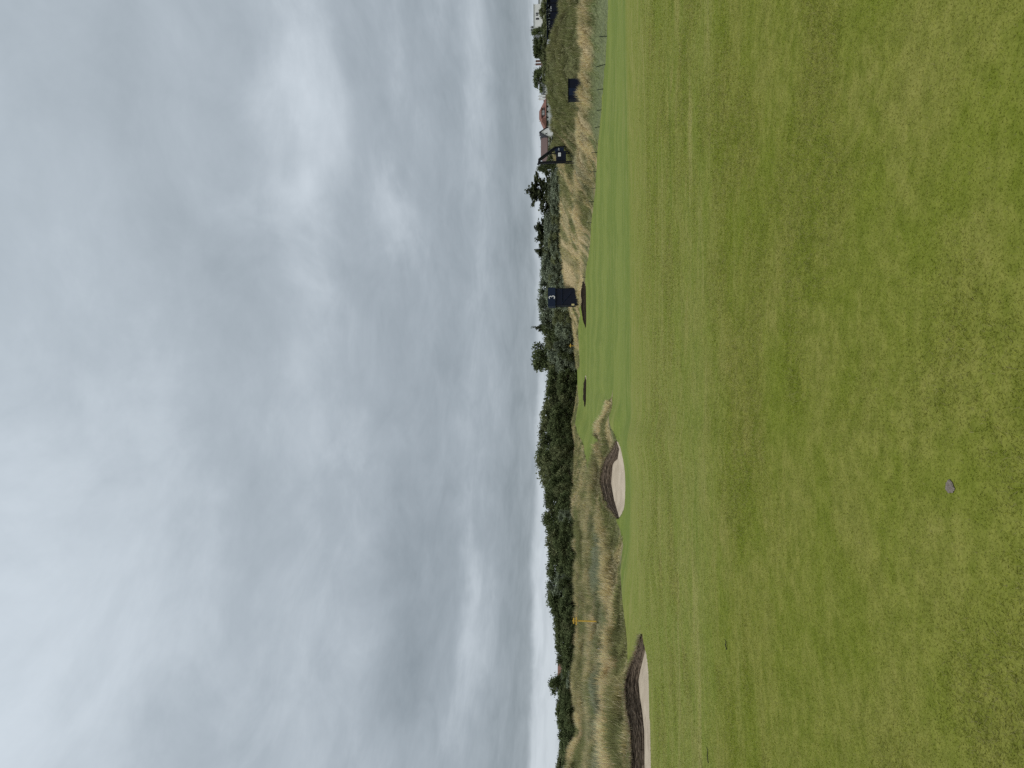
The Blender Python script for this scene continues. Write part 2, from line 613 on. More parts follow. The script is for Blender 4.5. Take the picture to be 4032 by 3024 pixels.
def pchip(xk, yk, x):
    h = np.diff(xk)
    d = np.diff(yk) / h
    m = np.zeros_like(yk)
    for i in range(1, len(xk) - 1):
        if d[i - 1] * d[i] > 0:
            w1, w2 = 2 * h[i] + h[i - 1], h[i] + 2 * h[i - 1]
            m[i] = (w1 + w2) / (w1 / d[i - 1] + w2 / d[i])
    m[0], m[-1] = d[0], d[-1]
    i = np.clip(np.searchsorted(xk, x) - 1, 0, len(xk) - 2)
    t = (x - xk[i]) / h[i]
    t2, t3 = t * t, t * t * t
    return (2 * t3 - 3 * t2 + 1) * yk[i] + (t3 - 2 * t2 + t) * h[i] * m[i] + (-2 * t3 + 3 * t2) * yk[i + 1] + (t3 - t2) * h[i] * m[i + 1]


# rows and columns of the sheet
DR = np.concatenate([np.array([0.0, 0.8, 1.5]), np.arange(2.0, 25, 0.5), np.arange(25, 62, 0.2), np.arange(62, 120, 0.6), np.arange(120, 240, 1.0),
                     np.arange(240, 480, 12), np.array([520, 700, 1200, 2500])])
in_az = az_of(np.arange(-40, 809, 2.0))
lo, hi = in_az[0], in_az[-1]
out_az = np.concatenate([np.linspace(hi, lo + 2 * math.pi, 90)[1:-1]])
AZ = np.concatenate([in_az, out_az])
NIN = len(in_az)


def u_of_az(az):
    az = (az + math.pi) % (2 * math.pi) - math.pi
    a = np.clip(az, -1.15, 1.15)
    u = 384 + np.tan(a) * FPX * (pix_dir(384, HORIZON)[1])
    return np.clip(u, -90, 860)


def column(u):
    j = (u + 90)
    g = lambda a: np.interp(u, UU, a)
    D = {n: g(CURVE[n][0]) for n in CURVE}
    Z = {n: g(CURVE[n][1]) for n in CURVE}
    # keep ranges increasing
    seq = ['F', 'E', 'R1', 'R2', 'R3']
    for a, b in zip(seq, seq[1:]):
        D[b] = max(D[b], D[a] + 2.5)
    k = sstep(np.array(u), 590, 630)
    xs = [0, 3, 6, 12, min(20, D['F'] - 4)]
    fz = Z['F'] / D['F']
    zs = [0, 0, 0.12 * fz * 6 + 0, 0.72 * fz * 12, 0.95 * fz * xs[4]]
    zs[2] = 0.45 * fz * 6
    xs += [D['F'], D['E'], D['R1']]
    zs += [Z['F'], Z['E'], Z['R1']]
    xm = D['R1'] + 0.38 * (D['R2'] - D['R1'])
    xs.append(xm)
    zs.append(Z['R1'] + (Z['R2'] - Z['R1']) * 0.38 - g(DROP1))
    xs.append(D['R2'])
    zs.append(Z['R2'])
    xs.append(D['R2'] + 0.45 * (D['R3'] - D['R2']))
    zs.append(Z['R2'] + (Z['R3'] - Z['R2']) * 0.45 - g(DROP2))
    xs.append(D['R3'])
    zs.append(Z['R3'])
    xs.append(D['R3'] + 16)
    zs.append(Z['R3'] - 1.0 - 0.8 * k)
    zt = float(at_range(u, 553.5, 262)[2])
    xs.append(max(D['R3'] + 40, 262.0))
    zs.append((Z['R3'] - 0.2) * (1 - k) + zt * k)
    xs += [480, 2600]
    zs += [zs[-1] + 2 + 2 * k, zs[-1] + 4 + 2 * k]
    return np.array(xs, float), np.array(zs, float)


ZG = np.zeros((len(AZ), len(DR)))
for i, a in enumerate(AZ):
    if i < NIN:
        xs, zs = column(float(u_of_az(a)))
        ZG[i] = pchip(xs, zs, DR)
    else:
        w = float(sstep(np.array(a), math.pi - 1.0, math.pi + 1.0))     # behind the camera the two sides blend
        x0, z0 = column(860.0)
        x1, z1 = column(-90.0)
        ZG[i] = (1 - w) * pchip(x0, z0, DR) + w * pchip(x1, z1, DR)


def rough_mask(u, D):
    """0 mown, 1 rough"""
    E = curve_D('E', u)
    R1, R3 = curve_D('R1', u), curve_D('R3', u)
    D = D + (fbm((u - 384) * D / FPX / 2.2, D / 2.2, 97, 3) - 0.5) * np.clip(D / 40, 0.4, 2.5)
    left = sstep(D, E - 0.3, E + 0.5)
    st = np.interp(u, [320, 330], [0.0, 1.0])
    cen = np.interp(u, [330, 345, 372], [53.5, 53.5, 55.5])
    half = np.interp(u, [320, 332, 345, 358, 372, 380], [9, 6.5, 4.6, 2.2, 0.7, 0.0])
    taper = sstep(half - np.abs(D - cen), -0.4, 0.4) * (u < 379)
    ridge = (sstep(D, E - 0.2, E + 0.5) * (1 - sstep(D, R1 + 4, R1 + 8))) * (1 - st) + taper * st
    bank = np.interp(u, [270, 285, 300, 320, 335, 345, 372, 381, 386, 397, 401, 425, 441, 450, 462, 472], [100, 112, 122, 150, 185, 196, 209, 216, 232, 232, 206, 200, 196, 189, 180, 176])
    mid = np.maximum(ridge, sstep(D, bank - 1.5, bank + 1.5))
    wm = sstep(u, 268, 282) * (1 - sstep(u, 462, 470))
    return left * (1 - wm) + mid * wm


def dune_lines(u, D):
    """winding crest lines, long across the view"""
    a = (u - 384) * D / FPX
    w = (fbm(a / 9, D / 9, 91, 3) - 0.5) * 1.6
    r = 1 - np.abs(2 * fbm(a / 17 + w, D / 5.2 + w * 0.5, 95, 3) - 1)
    return sstep(r, 0.72, 0.98)


XG = np.sin(AZ)[:, None] * DR[None]
YG = np.cos(AZ)[:, None] * DR[None]
UG = u_of_az(AZ)[:, None] + 0 * XG
DG = 0 * XG + DR[None]
RG = rough_mask(UG, DG)
hum = (fbm(XG / 5, YG / 5, 3, 4) - 0.5) * 1.0 + (fbm(XG / 1.6, YG / 1.6, 5, 3) - 0.5) * 0.4
ZG += (dune_lines(UG, DG) - 0.3) * 0.42 * RG * sstep(DG - curve_D('E', UG), 3, 8) * (1 - sstep(DG, 140, 170))
ZG += hum * RG * np.clip((DG - 28) / 30, 0.25, 1) * 0.8 * (1 - 0.6 * sstep(UG, 700, 735) * sstep(DG, 112, 120)) * (1 - sstep(DG, 240, 300))
ZG += (fbm(XG / 9, YG / 9, 9, 3) - 0.5) * 0.12 * (1 - RG) * sstep(DG, 3, 12)


def _grid_index(x, y):
    az = np.arctan2(x, y)
    D = np.hypot(x, y)
    ai = np.interp(az, in_az, np.arange(NIN))
    di = np.interp(D, DR, np.arange(len(DR)))
    return ai, di


ZBASE = ZG.copy()


def ground_z(x, y, grid=None):
    grid = ZBASE if grid is None else grid
    x, y = np.asarray(x, float), np.asarray(y, float)
    ai, di = _grid_index(x, y)
    a0 = np.clip(ai.astype(int), 0, NIN - 2)
    d0 = np.clip(di.astype(int), 0, len(DR) - 2)
    fa, fd = ai - a0, di - d0
    return ((grid[a0, d0] * (1 - fd) + grid[a0, d0 + 1] * fd) * (1 - fa)
            + (grid[a0 + 1, d0] * (1 - fd) + grid[a0 + 1, d0 + 1] * fd) * fa)


def on_ground(u, D):
    x, y, _ = at_range(u, HORIZON, D).T if np.ndim(u) else at_range(u, HORIZON, D)
    return x, y, ground_z(x, y)


# bunkers: front lip, foot of the turf wall, top of the wall, each as (u, range[, sight height])
BUNKERS = [
    dict(name='sand_bunker', label='large pale sand bunker with stacked turf wall, nearest the camera on the left', courses=13,
         lip=[(-60, 26), (0, 26), (60, 26), (100, 26.1), (112, 26.5), (119.5, 27.2), (128, 27.9), (135.5, 28.35)],
         foot=[(-60, 29.5, 644.6), (20, 29.5, 644.5), (37, 29.6, 644.3), (59, 30.5, 641.9), (72, 31.2, 639.6), (87, 31.5, 638.4), (98, 31.2, 640.3), (107, 30.4, 642.8), (114, 29.6, 644.6), (121, 28.7, 646.2), (135.5, 28.4, 642.8)],
         top=[(-60, 30.0), (20, 30.0), (40, 30.2), (59, 31.0), (82, 32.0), (100, 31.9), (110, 31.3), (121, 30.0), (135.5, 28.5)],
         overlap=0.5),
    dict(name='sand_bunker', label='smaller sand bunker with dark turf wall under the golden grass ridge in mid distance', courses=11,
         lip=[(250.5, 46.6), (256, 45.3), (262, 44.4), (285, 43.8), (298, 44.0), (311, 44.5), (319, 45.2), (326.5, 46.3)],
         foot=[(250.5, 46.7, 619.0), (256, 47.5, 617.8), (268, 50.5, 614), (285, 52.0, 611), (303, 51.6, 612.5), (306.5, 50.2, 614.5), (309, 48.4, 617.8), (319, 46.9, 619.3), (326.5, 46.4, 616.6)],
         top=[(250.5, 46.9), (258, 49.5), (265, 51.5), (285, 53.0), (301, 52.5), (311, 51.2), (318, 49.2), (326.5, 46.8)],
         overlap=0.5),
    dict(name='sand_bunker', label='thin dark bunker face in the far green bank, left of the other far bunker', courses=4,
         lip=[(361.5, 179.0), (366, 177.0), (384, 176.5), (389, 177.0), (392.5, 179.0)],
         foot=[(361.5, 179.3, 585.2), (368, 180.0, 586.8), (378, 180.3, 587.0), (386, 180.0, 586.6), (392.5, 179.3, 585.2)],
         top=[(361.5, 179.6), (368, 181.0), (378, 181.4), (386, 181.0), (392.5, 179.6)], raise_=[0.1, 0.45, 0.55, 0.4, 0.05],
         overlap=1.0),
    dict(name='sand_bunker', label='long dark bunker face at the far edge of the fairway below the numbered tower', courses=5,
         lip=[(440.5, 176.4), (447, 174.5), (466, 174.0), (480, 174.3), (487, 176.2)],
         foot=[(440.5, 176.8, 586.0), (448, 177.6, 586.7), (466, 177.8, 586.8), (480, 177.5, 586.6), (487, 176.8, 585.0)],
         top=[(440.5, 177.2), (448, 178.6), (466, 179.2), (480, 178.8), (487, 177.2)], raise_=[0.1, 0.6, 0.75, 0.6, 0.1],
         overlap=1.0),
]


def curve_xy(pts, n):
    pts = np.array([p[:2] for p in pts], float)
    u = np.linspace(pts[0, 0], pts[-1, 0], n)
    D = np.interp(u, pts[:, 0], pts[:, 1])
    if n > 20:
        w = max(3, n // 24)
        D2 = np.convolve(np.pad(D, w, mode='edge'), np.ones(2 * w + 1) / (2 * w + 1), 'valid')
        D2[0], D2[-1] = D[0], D[-1]
        D = D2
    p = at_range(u, HORIZON + 0 * u, D)
    return u, D, p[:, 0], p[:, 1]


def in_poly(px, py, x, y):
    inside = np.zeros(x.shape, bool)
    n = len(px)
    for i in range(n):
        j = (i - 1) % n
        c = ((py[i] > y) != (py[j] > y)) & (x < (px[j] - px[i]) * (y - py[i]) / (py[j] - py[i] + 1e-12) + px[i])
        inside ^= c
    return inside


NB = 96
bunker_polys = []
for bk in BUNKERS:
    _, _, lx, ly = curve_xy(bk['lip'], NB)
    _, _, tx, ty = curve_xy(bk['top'], NB)
    # raised crest behind a far face
    if 'raise_' in bk:
        ut = [p[0] for p in bk['top']]
        Dt = np.interp(UG, ut, [p[1] for p in bk['top']])
        hr = np.interp(UG, [ut[0] - 3] + ut + [ut[-1] + 3], [0] + bk['raise_'] + [0])
        ZG += hr * sstep(DG, Dt - 1.5, Dt) * (1 - sstep(DG, Dt + 1, Dt + 7))
        ZBASE = ZG.copy()
    px, py = np.concatenate([lx, tx[::-1]]), np.concatenate([ly, ty[::-1]])
    bunker_polys.append((px, py))
for bk, (px, py) in zip(BUNKERS, bunker_polys):
    ins = in_poly(px, py, XG, YG)
    ZG[ins] -= 1.5
    bk['poly'] = (px, py)

nA, nD = ZG.shape
idx = np.arange(nA * nD).reshape(nA, nD)
ia = np.arange(nA)
ib = (ia + 1) % nA
quads = np.stack([idx[ia][:, :-1], idx[ia][:, 1:], idx[ib][:, 1:], idx[ib][:, :-1]], -1).reshape(-1, 4)
quads = quads[:, ::-1]
GOLD = np.array([0.66, 0.53, 0.30])
STRAW = np.array([0.78, 0.68, 0.45])
OLIVE = np.array([0.265, 0.25, 0.115])
GREEN = np.array([0.185, 0.215, 0.085])
BLUE = np.array([0.285, 0.305, 0.205])
BROWN = np.array([0.20, 0.14, 0.08])


def rough_colour(x, y, u, D):
    D0 = D
    E, R1, R2, R3 = (curve_D(k, u) for k in ('E', 'R1', 'R2', 'R3'))
    big = fbm(x / 9, y / 9, 71, 4)
    mid = fbm(x / 2.6, y / 2.6, 73, 3)
    wav = sstep(u, 255, 240) + sstep(u, 470, 500)
    D = D + (fbm(x / 11, y / 11, 75, 4) - 0.5) * 0.22 * (R3 - E) * np.clip(wav, 0, 1)
    w1 = np.clip((R1 - E) * 0.5, 1.2, 5)
    gold1 = 1.15 * np.exp(-((D0 - R1 + w1 * 0.35 + (D - D0) * 0.25) / (w1 * 0.8)) ** 2)
    gold2 = np.exp(-((D - R2) / (0.05 * R2)) ** 2) * 0.45
    gold3 = np.exp(-((D - R3) / 4.0) ** 2) * 0.5
    g = gold1 + gold2 + gold3 + (big - 0.5) * 1.5 + (mid - 0.5) * 1.3
    g = g * 0.8 + (dune_lines(u, D0) - 0.28) * 0.85 * (1 - 0.6 * sstep(u, 640, 670)) - 0.08
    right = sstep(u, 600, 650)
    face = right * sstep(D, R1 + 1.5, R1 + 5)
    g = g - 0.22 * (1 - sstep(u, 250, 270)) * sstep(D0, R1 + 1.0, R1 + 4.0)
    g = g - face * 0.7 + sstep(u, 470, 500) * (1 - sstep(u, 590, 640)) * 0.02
    thin = right * (1 - sstep(D0, R1 - 5, R1 - 2.5))
    g = g - thin * 0.9
    valley = sstep(D, R1 + 2.5, R1 + 6) * (1 - sstep(D, R2 - 6, R2 + 2)) * (u < 250)
    valley = valley + sstep(u, 560, 580) * (1 - sstep(u, 632, 650)) * sstep(D, E + 3, E + 6) * (1 - sstep(D, R1 - 2, R1 + 2)) * 0.9
    valley = valley + sstep(u, 690, 712) * np.exp(-((D - R1 - 3.5) / 2.0) ** 2) * 1.2
    bl = np.clip(valley * 2.6 * (fbm(x / 6, y / 6, 79, 4) - 0.32), 0, 0.9)
    t = np.clip(0.02 + g * 0.85, 0, 1)[:, None]
    green = OLIVE * (1 - big[:, None]) + GREEN * big[:, None]
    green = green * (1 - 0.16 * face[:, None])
    green = green * (1 - 0.7 * thin[:, None]) + np.array([0.25, 0.30, 0.15]) * 0.7 * thin[:, None]
    c = green * (1 - t) + GOLD * t
    c = c * (1 - bl[:, None]) + BLUE * bl[:, None]
    return c, g, thin, bl


ground = mesh_np('ground', np.stack([XG, YG, ZG], -1).reshape(-1, 3), quads, 4, ground_material(), smooth=True)
add_float(ground.data, 'rough', RG)
rcol = rough_colour(XG.ravel(), YG.ravel(), UG.ravel(), DG.ravel())[0]
add_color(ground.data, 'rough_colour', np.concatenate([np.clip(rcol * 0.62, 0, 1), np.ones((len(rcol), 1))], 1))
tag(ground, kind='structure', label='links land of mown fairway, dunes and rough')

# ------------------------------------------------------------------ bunkers
def sand_material():
    m, g, b = new_mat('bunker_sand')
    geo = g.node('ShaderNodeNewGeometry')
    p = geo.outputs['Position']
    n = g.noise(p, 0.9, 5, 0.6)
    c = g.mix(g.smooth(n, 0.3, 0.7), (0.40, 0.335, 0.25), (0.50, 0.425, 0.325))
    wet = g.noise(p, 2.3, 4, 0.6)
    c = g.mix(g.smooth(wet, 0.58, 0.72, 0, 0.6), c, (0.27, 0.215, 0.16))
    g.link(c, b.inputs['Base Color'])
    b.inputs['Roughness'].default_value = 0.95
    b.inputs['Specular IOR Level'].default_value = 0.1
    bmp = g.node('ShaderNodeBump')
    bmp.inputs['Strength'].default_value = 0.7
    bmp.inputs['Distance'].default_value = 0.05
    g.link(g.noise(p, 14.0, 4, 0.6), bmp.inputs['Height'])
    g.link(bmp.outputs[0], b.inputs['Normal'])
    return m


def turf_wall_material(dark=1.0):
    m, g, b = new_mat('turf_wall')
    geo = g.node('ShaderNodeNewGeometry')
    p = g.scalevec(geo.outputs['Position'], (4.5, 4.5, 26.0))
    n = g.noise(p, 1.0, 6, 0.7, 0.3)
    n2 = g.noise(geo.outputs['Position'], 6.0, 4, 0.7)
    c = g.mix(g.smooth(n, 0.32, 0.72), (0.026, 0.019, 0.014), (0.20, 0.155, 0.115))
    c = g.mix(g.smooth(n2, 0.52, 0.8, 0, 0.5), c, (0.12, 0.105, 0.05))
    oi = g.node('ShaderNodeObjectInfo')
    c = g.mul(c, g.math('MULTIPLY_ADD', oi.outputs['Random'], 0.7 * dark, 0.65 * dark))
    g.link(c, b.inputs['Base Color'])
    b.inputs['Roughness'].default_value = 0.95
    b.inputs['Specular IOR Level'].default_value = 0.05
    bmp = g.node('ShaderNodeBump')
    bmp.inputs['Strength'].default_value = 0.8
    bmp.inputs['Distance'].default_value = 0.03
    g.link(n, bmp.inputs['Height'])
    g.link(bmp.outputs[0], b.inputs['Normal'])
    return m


SAND, WALLM, WALLM_SHADED = sand_material(), turf_wall_material(), turf_wall_material(0.33)  # last: turf wall copy darkened to paint in overhang shade on far bunkers
for bi, bk in enumerate(BUNKERS):
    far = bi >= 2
    n = NB
    _, _, lx, ly = curve_xy(bk['lip'], n)
    ut, Dt, tx, ty = curve_xy(bk['top'], n)
    fu = np.linspace(bk['foot'][0][0], bk['foot'][-1][0], n)
    fD = np.interp(fu, [p[0] for p in bk['foot']], [p[1] for p in bk['foot']])
    fv = np.interp(fu, [p[0] for p in bk['foot']], [p[2] for p in bk['foot']])
    ft = at_range(fu, fv, fD)
    lz = ground_z(lx, ly)
    tz = ground_z(tx, ty) + 0.03
    cx, cy = float(np.mean(lx)), float(np.mean(ly))
    root = empty(bk['name'], (cx, cy, float(np.mean(lz))))
    tag(root, bk['label'], 'bunker', 'revetted sand bunkers')
    bk['root'] = root
    inv = np.array([cx, cy, float(np.mean(lz))])
    foot = ft.copy()
    foot[:, 2] = np.minimum(foot[:, 2], tz - 0.02)
    # sand
    ns = 14
    tt = np.linspace(-0.04, 1.06, ns)
    V = []
    zf = np.minimum(lz - 0.22, foot[:, 2])
    for t in tt:
        xx = lx + (foot[:, 0] - lx) * t
        yy = ly + (foot[:, 1] - ly) * t
        tc = np.clip(t, 0, 1)
        zz = zf + (foot[:, 2] - zf) * (tc ** 1.15) + (fbm(xx / 0.7, yy / 0.7, 21) - 0.5) * 0.08 * np.sin(np.pi * tc) - (0.12 if t < 0 else 0)
        V.append(np.stack([xx, yy, zz], -1))
    V = np.array(V)
    ix = np.arange(ns * n).reshape(ns, n)
    q = np.stack([ix[:-1, :-1], ix[:-1, 1:], ix[1:, 1:], ix[1:, :-1]], -1).reshape(-1, 4)
    mesh_np('sand', V.reshape(-1, 3) - inv, q, 4, SAND, root, smooth=True)
    # stacked turf wall, course by course
    K = bk['courses']
    wall = empty('turf_wall')
    wall.parent = root
    top = np.stack([tx, ty, tz], -1)
    out = foot - top
    out[:, 2] = 0
    L = np.linalg.norm(out, axis=1, keepdims=True) + 1e-6
    nrm = out / L
    # fall back to facing the camera where foot and top nearly meet
    face = -top[:, :2] / np.linalg.norm(top[:, :2], axis=1, keepdims=True)
    nrm = nrm * np.minimum(1, L / 0.2)
    nrm[:, :2] += face * (1 - np.minimum(1, L / 0.2))
    s_arc = np.concatenate([[0], np.cumsum(np.hypot(np.diff(tx), np.diff(ty)))])
    low = foot.copy()
    low[:, 2] -= 0.06
    for k in range(K):
        a, b_ = k / K, (k + 1) / K
        wob = lambda sd, amp, sc=0.45: ((fbm(s_arc / sc, np.full(n, sd * 3.7), 40 + bi * 100, 4) - 0.5) * amp)[:, None]
        pa = low + (top - low) * a
        pb = low + (top - low) * b_
        hgt = (pb - pa)[:, 2:3]
        z_hat = np.array([0, 0, 1.0])
        pa = pa + z_hat * wob(k, 0.9) * hgt
        pb = pb + z_hat * wob(k + 1, 0.9) * hgt
        proud = nrm * (0.015 + np.abs(wob(k + 31, 0.16, 0.3)) + random.uniform(0, 0.02))
        back = 0.22 if k < K - 1 else 0.5
        rows = [pa - nrm * back, pa + nrm * 0.0 + proud * 0.5, pa + z_hat * hgt * 0.25 + proud, pb - z_hat * hgt * 0.18 + proud, pb + proud * 0.35, pb - nrm * back]
        V = np.array(rows)
        m_ = len(rows)
        ix = np.arange(m_ * n).reshape(m_, n)
        q = np.stack([ix[:-1, :-1], ix[:-1, 1:], ix[1:, 1:], ix[1:, :-1]], -1).reshape(-1, 4)
        mesh_np('turf_course', V.reshape(-1, 3) - inv, q, 4, WALLM_SHADED if far else WALLM, wall)

# ------------------------------------------------------------------ grasses
DUNE = None
def blades(name, bx, by, bz, length, width, lean_dir, lean, mat, bent, tone):
    """triangles (or bent three-triangle blades) as one mesh"""
    n = len(bx)
    th = RNG.uniform(0, 2 * math.pi, n)
    sx, sy = np.cos(th) * width * 0.5, np.sin(th) * width * 0.5
    lx, ly = np.cos(lean_dir), np.sin(lean_dir)
    hx = np.sin(lean) * length
    hz = np.cos(lean) * length
    base = np.stack([bx, by, bz], -1)
    side = np.stack([sx, sy, 0 * sx], -1)
    tip = base + np.stack([lx * hx, ly * hx, hz], -1)
    if not bent:
        V = np.stack([base - side, base + side, tip], 1)
        F = np.arange(3 * n)
        nv = 3
    else:
        midp = base + np.stack([lx * hx * 0.3, ly * hx * 0.3, hz * 0.62], -1)
        V = np.stack([base - side, base + side, midp + side * 0.8, midp - side * 0.8, tip], 1)
        i = np.arange(n)[:, None] * 5
        F = np.concatenate([i + 0, i + 1, i + 2, i + 0, i + 2, i + 3, i + 3, i + 2, i + 4], 1)
        nv = 5
    o = mesh_np(name, V.reshape(-1, 3), F.ravel(), 3, mat)
    add_color(o.data, 'tone', np.repeat(tone, nv, axis=0))
    return o


def hit_ground(u, v):
    dr = pix_dir(u, v)
    t = np.linspace(1, 60, 30000)
    gzv = ground_z(dr[0] * t, dr[1] * t)
    i = int(np.argmax(EYE + dr[2] * t < gzv))
    return float(dr[0] * t[i]), float(dr[1] * t[i]), float(gzv[i])


def make_turf():
    # mown turf close to the camera; thins out with distance until the ground's own texture takes over
    n1 = 780000
    def ranges(n):
        return np.where(RNG.random(n) < 0.19, np.sqrt(RNG.uniform(1.7 ** 2, 5.0 ** 2, n)), 5.0 * (42 / 5.0) ** RNG.random(n))
    u = RNG.uniform(-40, 808, n1)
    D = ranges(n1)
    # the same turf goes on for a couple of metres past both sides of the view
    D2 = ranges(2 * n1)
    marg = 1400.0 / D2
    D2 = D2[RNG.random(2 * n1) < marg / 848]
    u2 = RNG.uniform(0, 1400.0 / D2)
    u2 = np.where(RNG.random(len(D2)) < 0.5, -40 - u2, 808 + u2)
    u, D = np.concatenate([u, u2]), np.concatenate([D, D2])
    n1 = len(u)
    ok = (RNG.random(n1) > sstep(D, 14, 42)) & (rough_mask(u, D) < 0.3)
    for bk in BUNKERS[:2]:
        bx, by, _ = at_range(u, HORIZON + 0 * u, D).T
        ok &= ~in_poly(*bk['poly'], bx, by)
    u, D = u[ok], D[ok]
    n1 = len(u)
    x, y, _ = at_range(u, HORIZON + 0 * u, D).T
    hx, hy, _ = hit_ground(281.0, 950.8)
    off = ((x - hx) / 0.023) ** 2 + ((y - hy) / 0.030) ** 2 > 1
    u, D, x, y = u[off], D[off], x[off], y[off]
    n1 = len(u)
    z = ground_z(x, y)
    k = np.clip(D / 5, 1, 4)
    tuft = fbm(x / 0.16, y / 0.16, 61, 3)
    tall = fbm(x / 1.3, y / 1.3, 67, 3)
    ln = RNG.uniform(0.010, 0.024, n1) * (0.8 + 0.4 * tuft) * (0.7 + 0.7 * sstep(tall, 0.45, 0.7)) * k ** 0.5
    wd = RNG.uniform(0.0030, 0.0050, n1) * k
    tone = np.ones((n1, 4), np.float32)
    tone[:, :3] = (RNG.uniform(0.85, 1.95, n1) * (0.9 + 0.25 * tuft))[:, None]
    dry = (RNG.random(n1) < 0.05 + 0.22 * sstep(tall, 0.5, 0.72))
    tone[:, 3] = np.where(dry, RNG.uniform(0.25, 0.8, n1), 0.0)
    ln = np.where(dry, ln * 1.3, ln)
    o = blades('turf_grass', x, y, z - 0.001, ln, wd, RNG.uniform(0, 2 * math.pi, n1), RNG.uniform(0.7, 1.4, n1), blade_material('turf_blade', True), False, tone)
    tag(o, 'short mown turf blades in the foreground', 'grass', kind='stuff')


make_turf()

def make_rough():
    def scatter(n, u0, u1, D0, D1):
        u = RNG.uniform(u0, u1, n)
        D = np.sqrt(RNG.uniform(D0 ** 2, D1 ** 2, n))
        return u, D
    parts = [scatter(250000, -40, 380, 28, 62), scatter(330000, -40, 300, 58, 118), scatter(330000, 470, 808, 82, 152),
             scatter(240000, 240, 640, 110, 232)]
    for pi, (u, D) in enumerate(parts):
        x, y, _ = at_range(u, HORIZON + 0 * u, D).T
        keep = (RNG.random(len(u)) < rough_mask(u, D) ** 2) & (D < curve_D('R3', u) + 6)
        for bk in BUNKERS:
            keep &= ~in_poly(*bk['poly'], x, y)
        u, D, x, y = u[keep], D[keep], x[keep], y[keep]
        # gather into tussocks
        x = x + (vnoise(x * 1.1, y * 1.1, 5) - 0.5) * 0.8
        y = y + (vnoise(x * 1.1, y * 1.1, 6) - 0.5) * 0.8
        n = len(u)
        c, g, thin, bl = rough_colour(x, y, u, D)
        tus = fbm(x / 1.4, y / 1.4, 83, 3)
        E = curve_D('E', u)
        ln = (0.2 + 0.9 * sstep(tus, 0.3, 0.7)) * RNG.uniform(0.5, 1.15, n)
        ln *= 0.15 + 0.85 * sstep(D - E, 0.0, 6.0)
        ln *= 1 - 0.62 * thin
        ln *= 1 - 0.45 * sstep(u, 335, 355) * (u < 385)
        if pi == 3:
            ln *= 0.85
        wd = np.array([0.035, 0.06, 0.075, 0.12])[pi] * RNG.uniform(0.6, 1.3, n)
        c = c * RNG.uniform(0.55, 1.35, n)[:, None] * (0.5 + 0.95 * sstep(tus, 0.3, 0.7))[:, None]
        dry = RNG.random(n) < np.clip(0.06 + 0.33 * g, 0.03, 0.5) * (1 - 0.7 * bl)
        c = np.where(dry[:, None], STRAW * RNG.uniform(0.7, 1.15, n)[:, None], c)
        tone = np.concatenate([np.clip(c, 0.01, 0.85), np.ones((n, 1))], 1)
        o = blades('dune_grass', x, y, ground_z(x, y) - 0.03, ln, wd, RNG.normal(0.3, 1.3, n), np.abs(RNG.normal(0.38, 0.25, n)),
                   DUNE, pi == 0, tone)
        tag(o, ['tall dry marram grass on the near left dunes', 'marram grass on the left dunes below the trees',
                'marram grass over the tall dune on the right', 'dry rough grass on the far dune strip'][pi], 'grass', kind='stuff')


DUNE = blade_material('dune_blade', False)
make_rough()


def fringe(bk, root):
    """turf hanging over the top of a bunker wall"""
    n = 5200
    _, _, tx, ty = curve_xy(bk['top'], NB)
    _, _, fx, fy = curve_xy(bk['foot'], NB)
    j = RNG.uniform(0, NB - 1.001, n)
    i = j.astype(int)
    f = j - i
    x, y = tx[i] * (1 - f) + tx[i + 1] * f, ty[i] * (1 - f) + ty[i + 1] * f
    dx, dy = fx[i] - x, fy[i] - y
    d = np.hypot(dx, dy) + 1e-6
    back = RNG.uniform(-0.05, 0.35, n)
    x, y = x - dx / d * back, y - dy / d * back
    z = ground_z(x, y) + 0.02
    c = np.where((RNG.random(n) < 0.35)[:, None], STRAW * 0.75, np.where((RNG.random(n) < 0.5)[:, None], BROWN * 1.5, GREEN * 1.1)) * RNG.uniform(0.6, 1.3, n)[:, None]
    o = blades('grass_fringe', x - root.location.x, y - root.location.y, z - root.location.z, RNG.uniform(0.07, 0.32, n), RNG.uniform(0.012, 0.03, n),
               np.arctan2(dy, dx) + RNG.normal(0, 0.5, n), RNG.uniform(0.5, 1.9, n), DUNE, False, np.concatenate([c, np.ones((n, 1))], 1))
    o.parent = root
    o['kind'] = 'stuff'


for bk in BUNKERS[:2]:
    fringe(bk, bk['root'])

# ------------------------------------------------------------------ trees
LEAF = {
    'dark': leaf_material('leaf_dark', (0.045, 0.060, 0.024), (0.20, 0.235, 0.11)),
    'olive': leaf_material('leaf_olive', (0.060, 0.070, 0.030), (0.255, 0.275, 0.14)),
    'silver': leaf_material('leaf_silver', (0.08, 0.095, 0.06), (0.34, 0.385, 0.27)),
    'pine': leaf_material('leaf_pine', (0.040, 0.050, 0.026), (0.12, 0.135, 0.066)),
    'gorse': leaf_material('leaf_gorse', (0.05, 0.07, 0.02), (0.14, 0.16, 0.05)),
}
BARK = plain('bark', (0.11, 0.085, 0.065), 0.9, 0.4, 5.0)


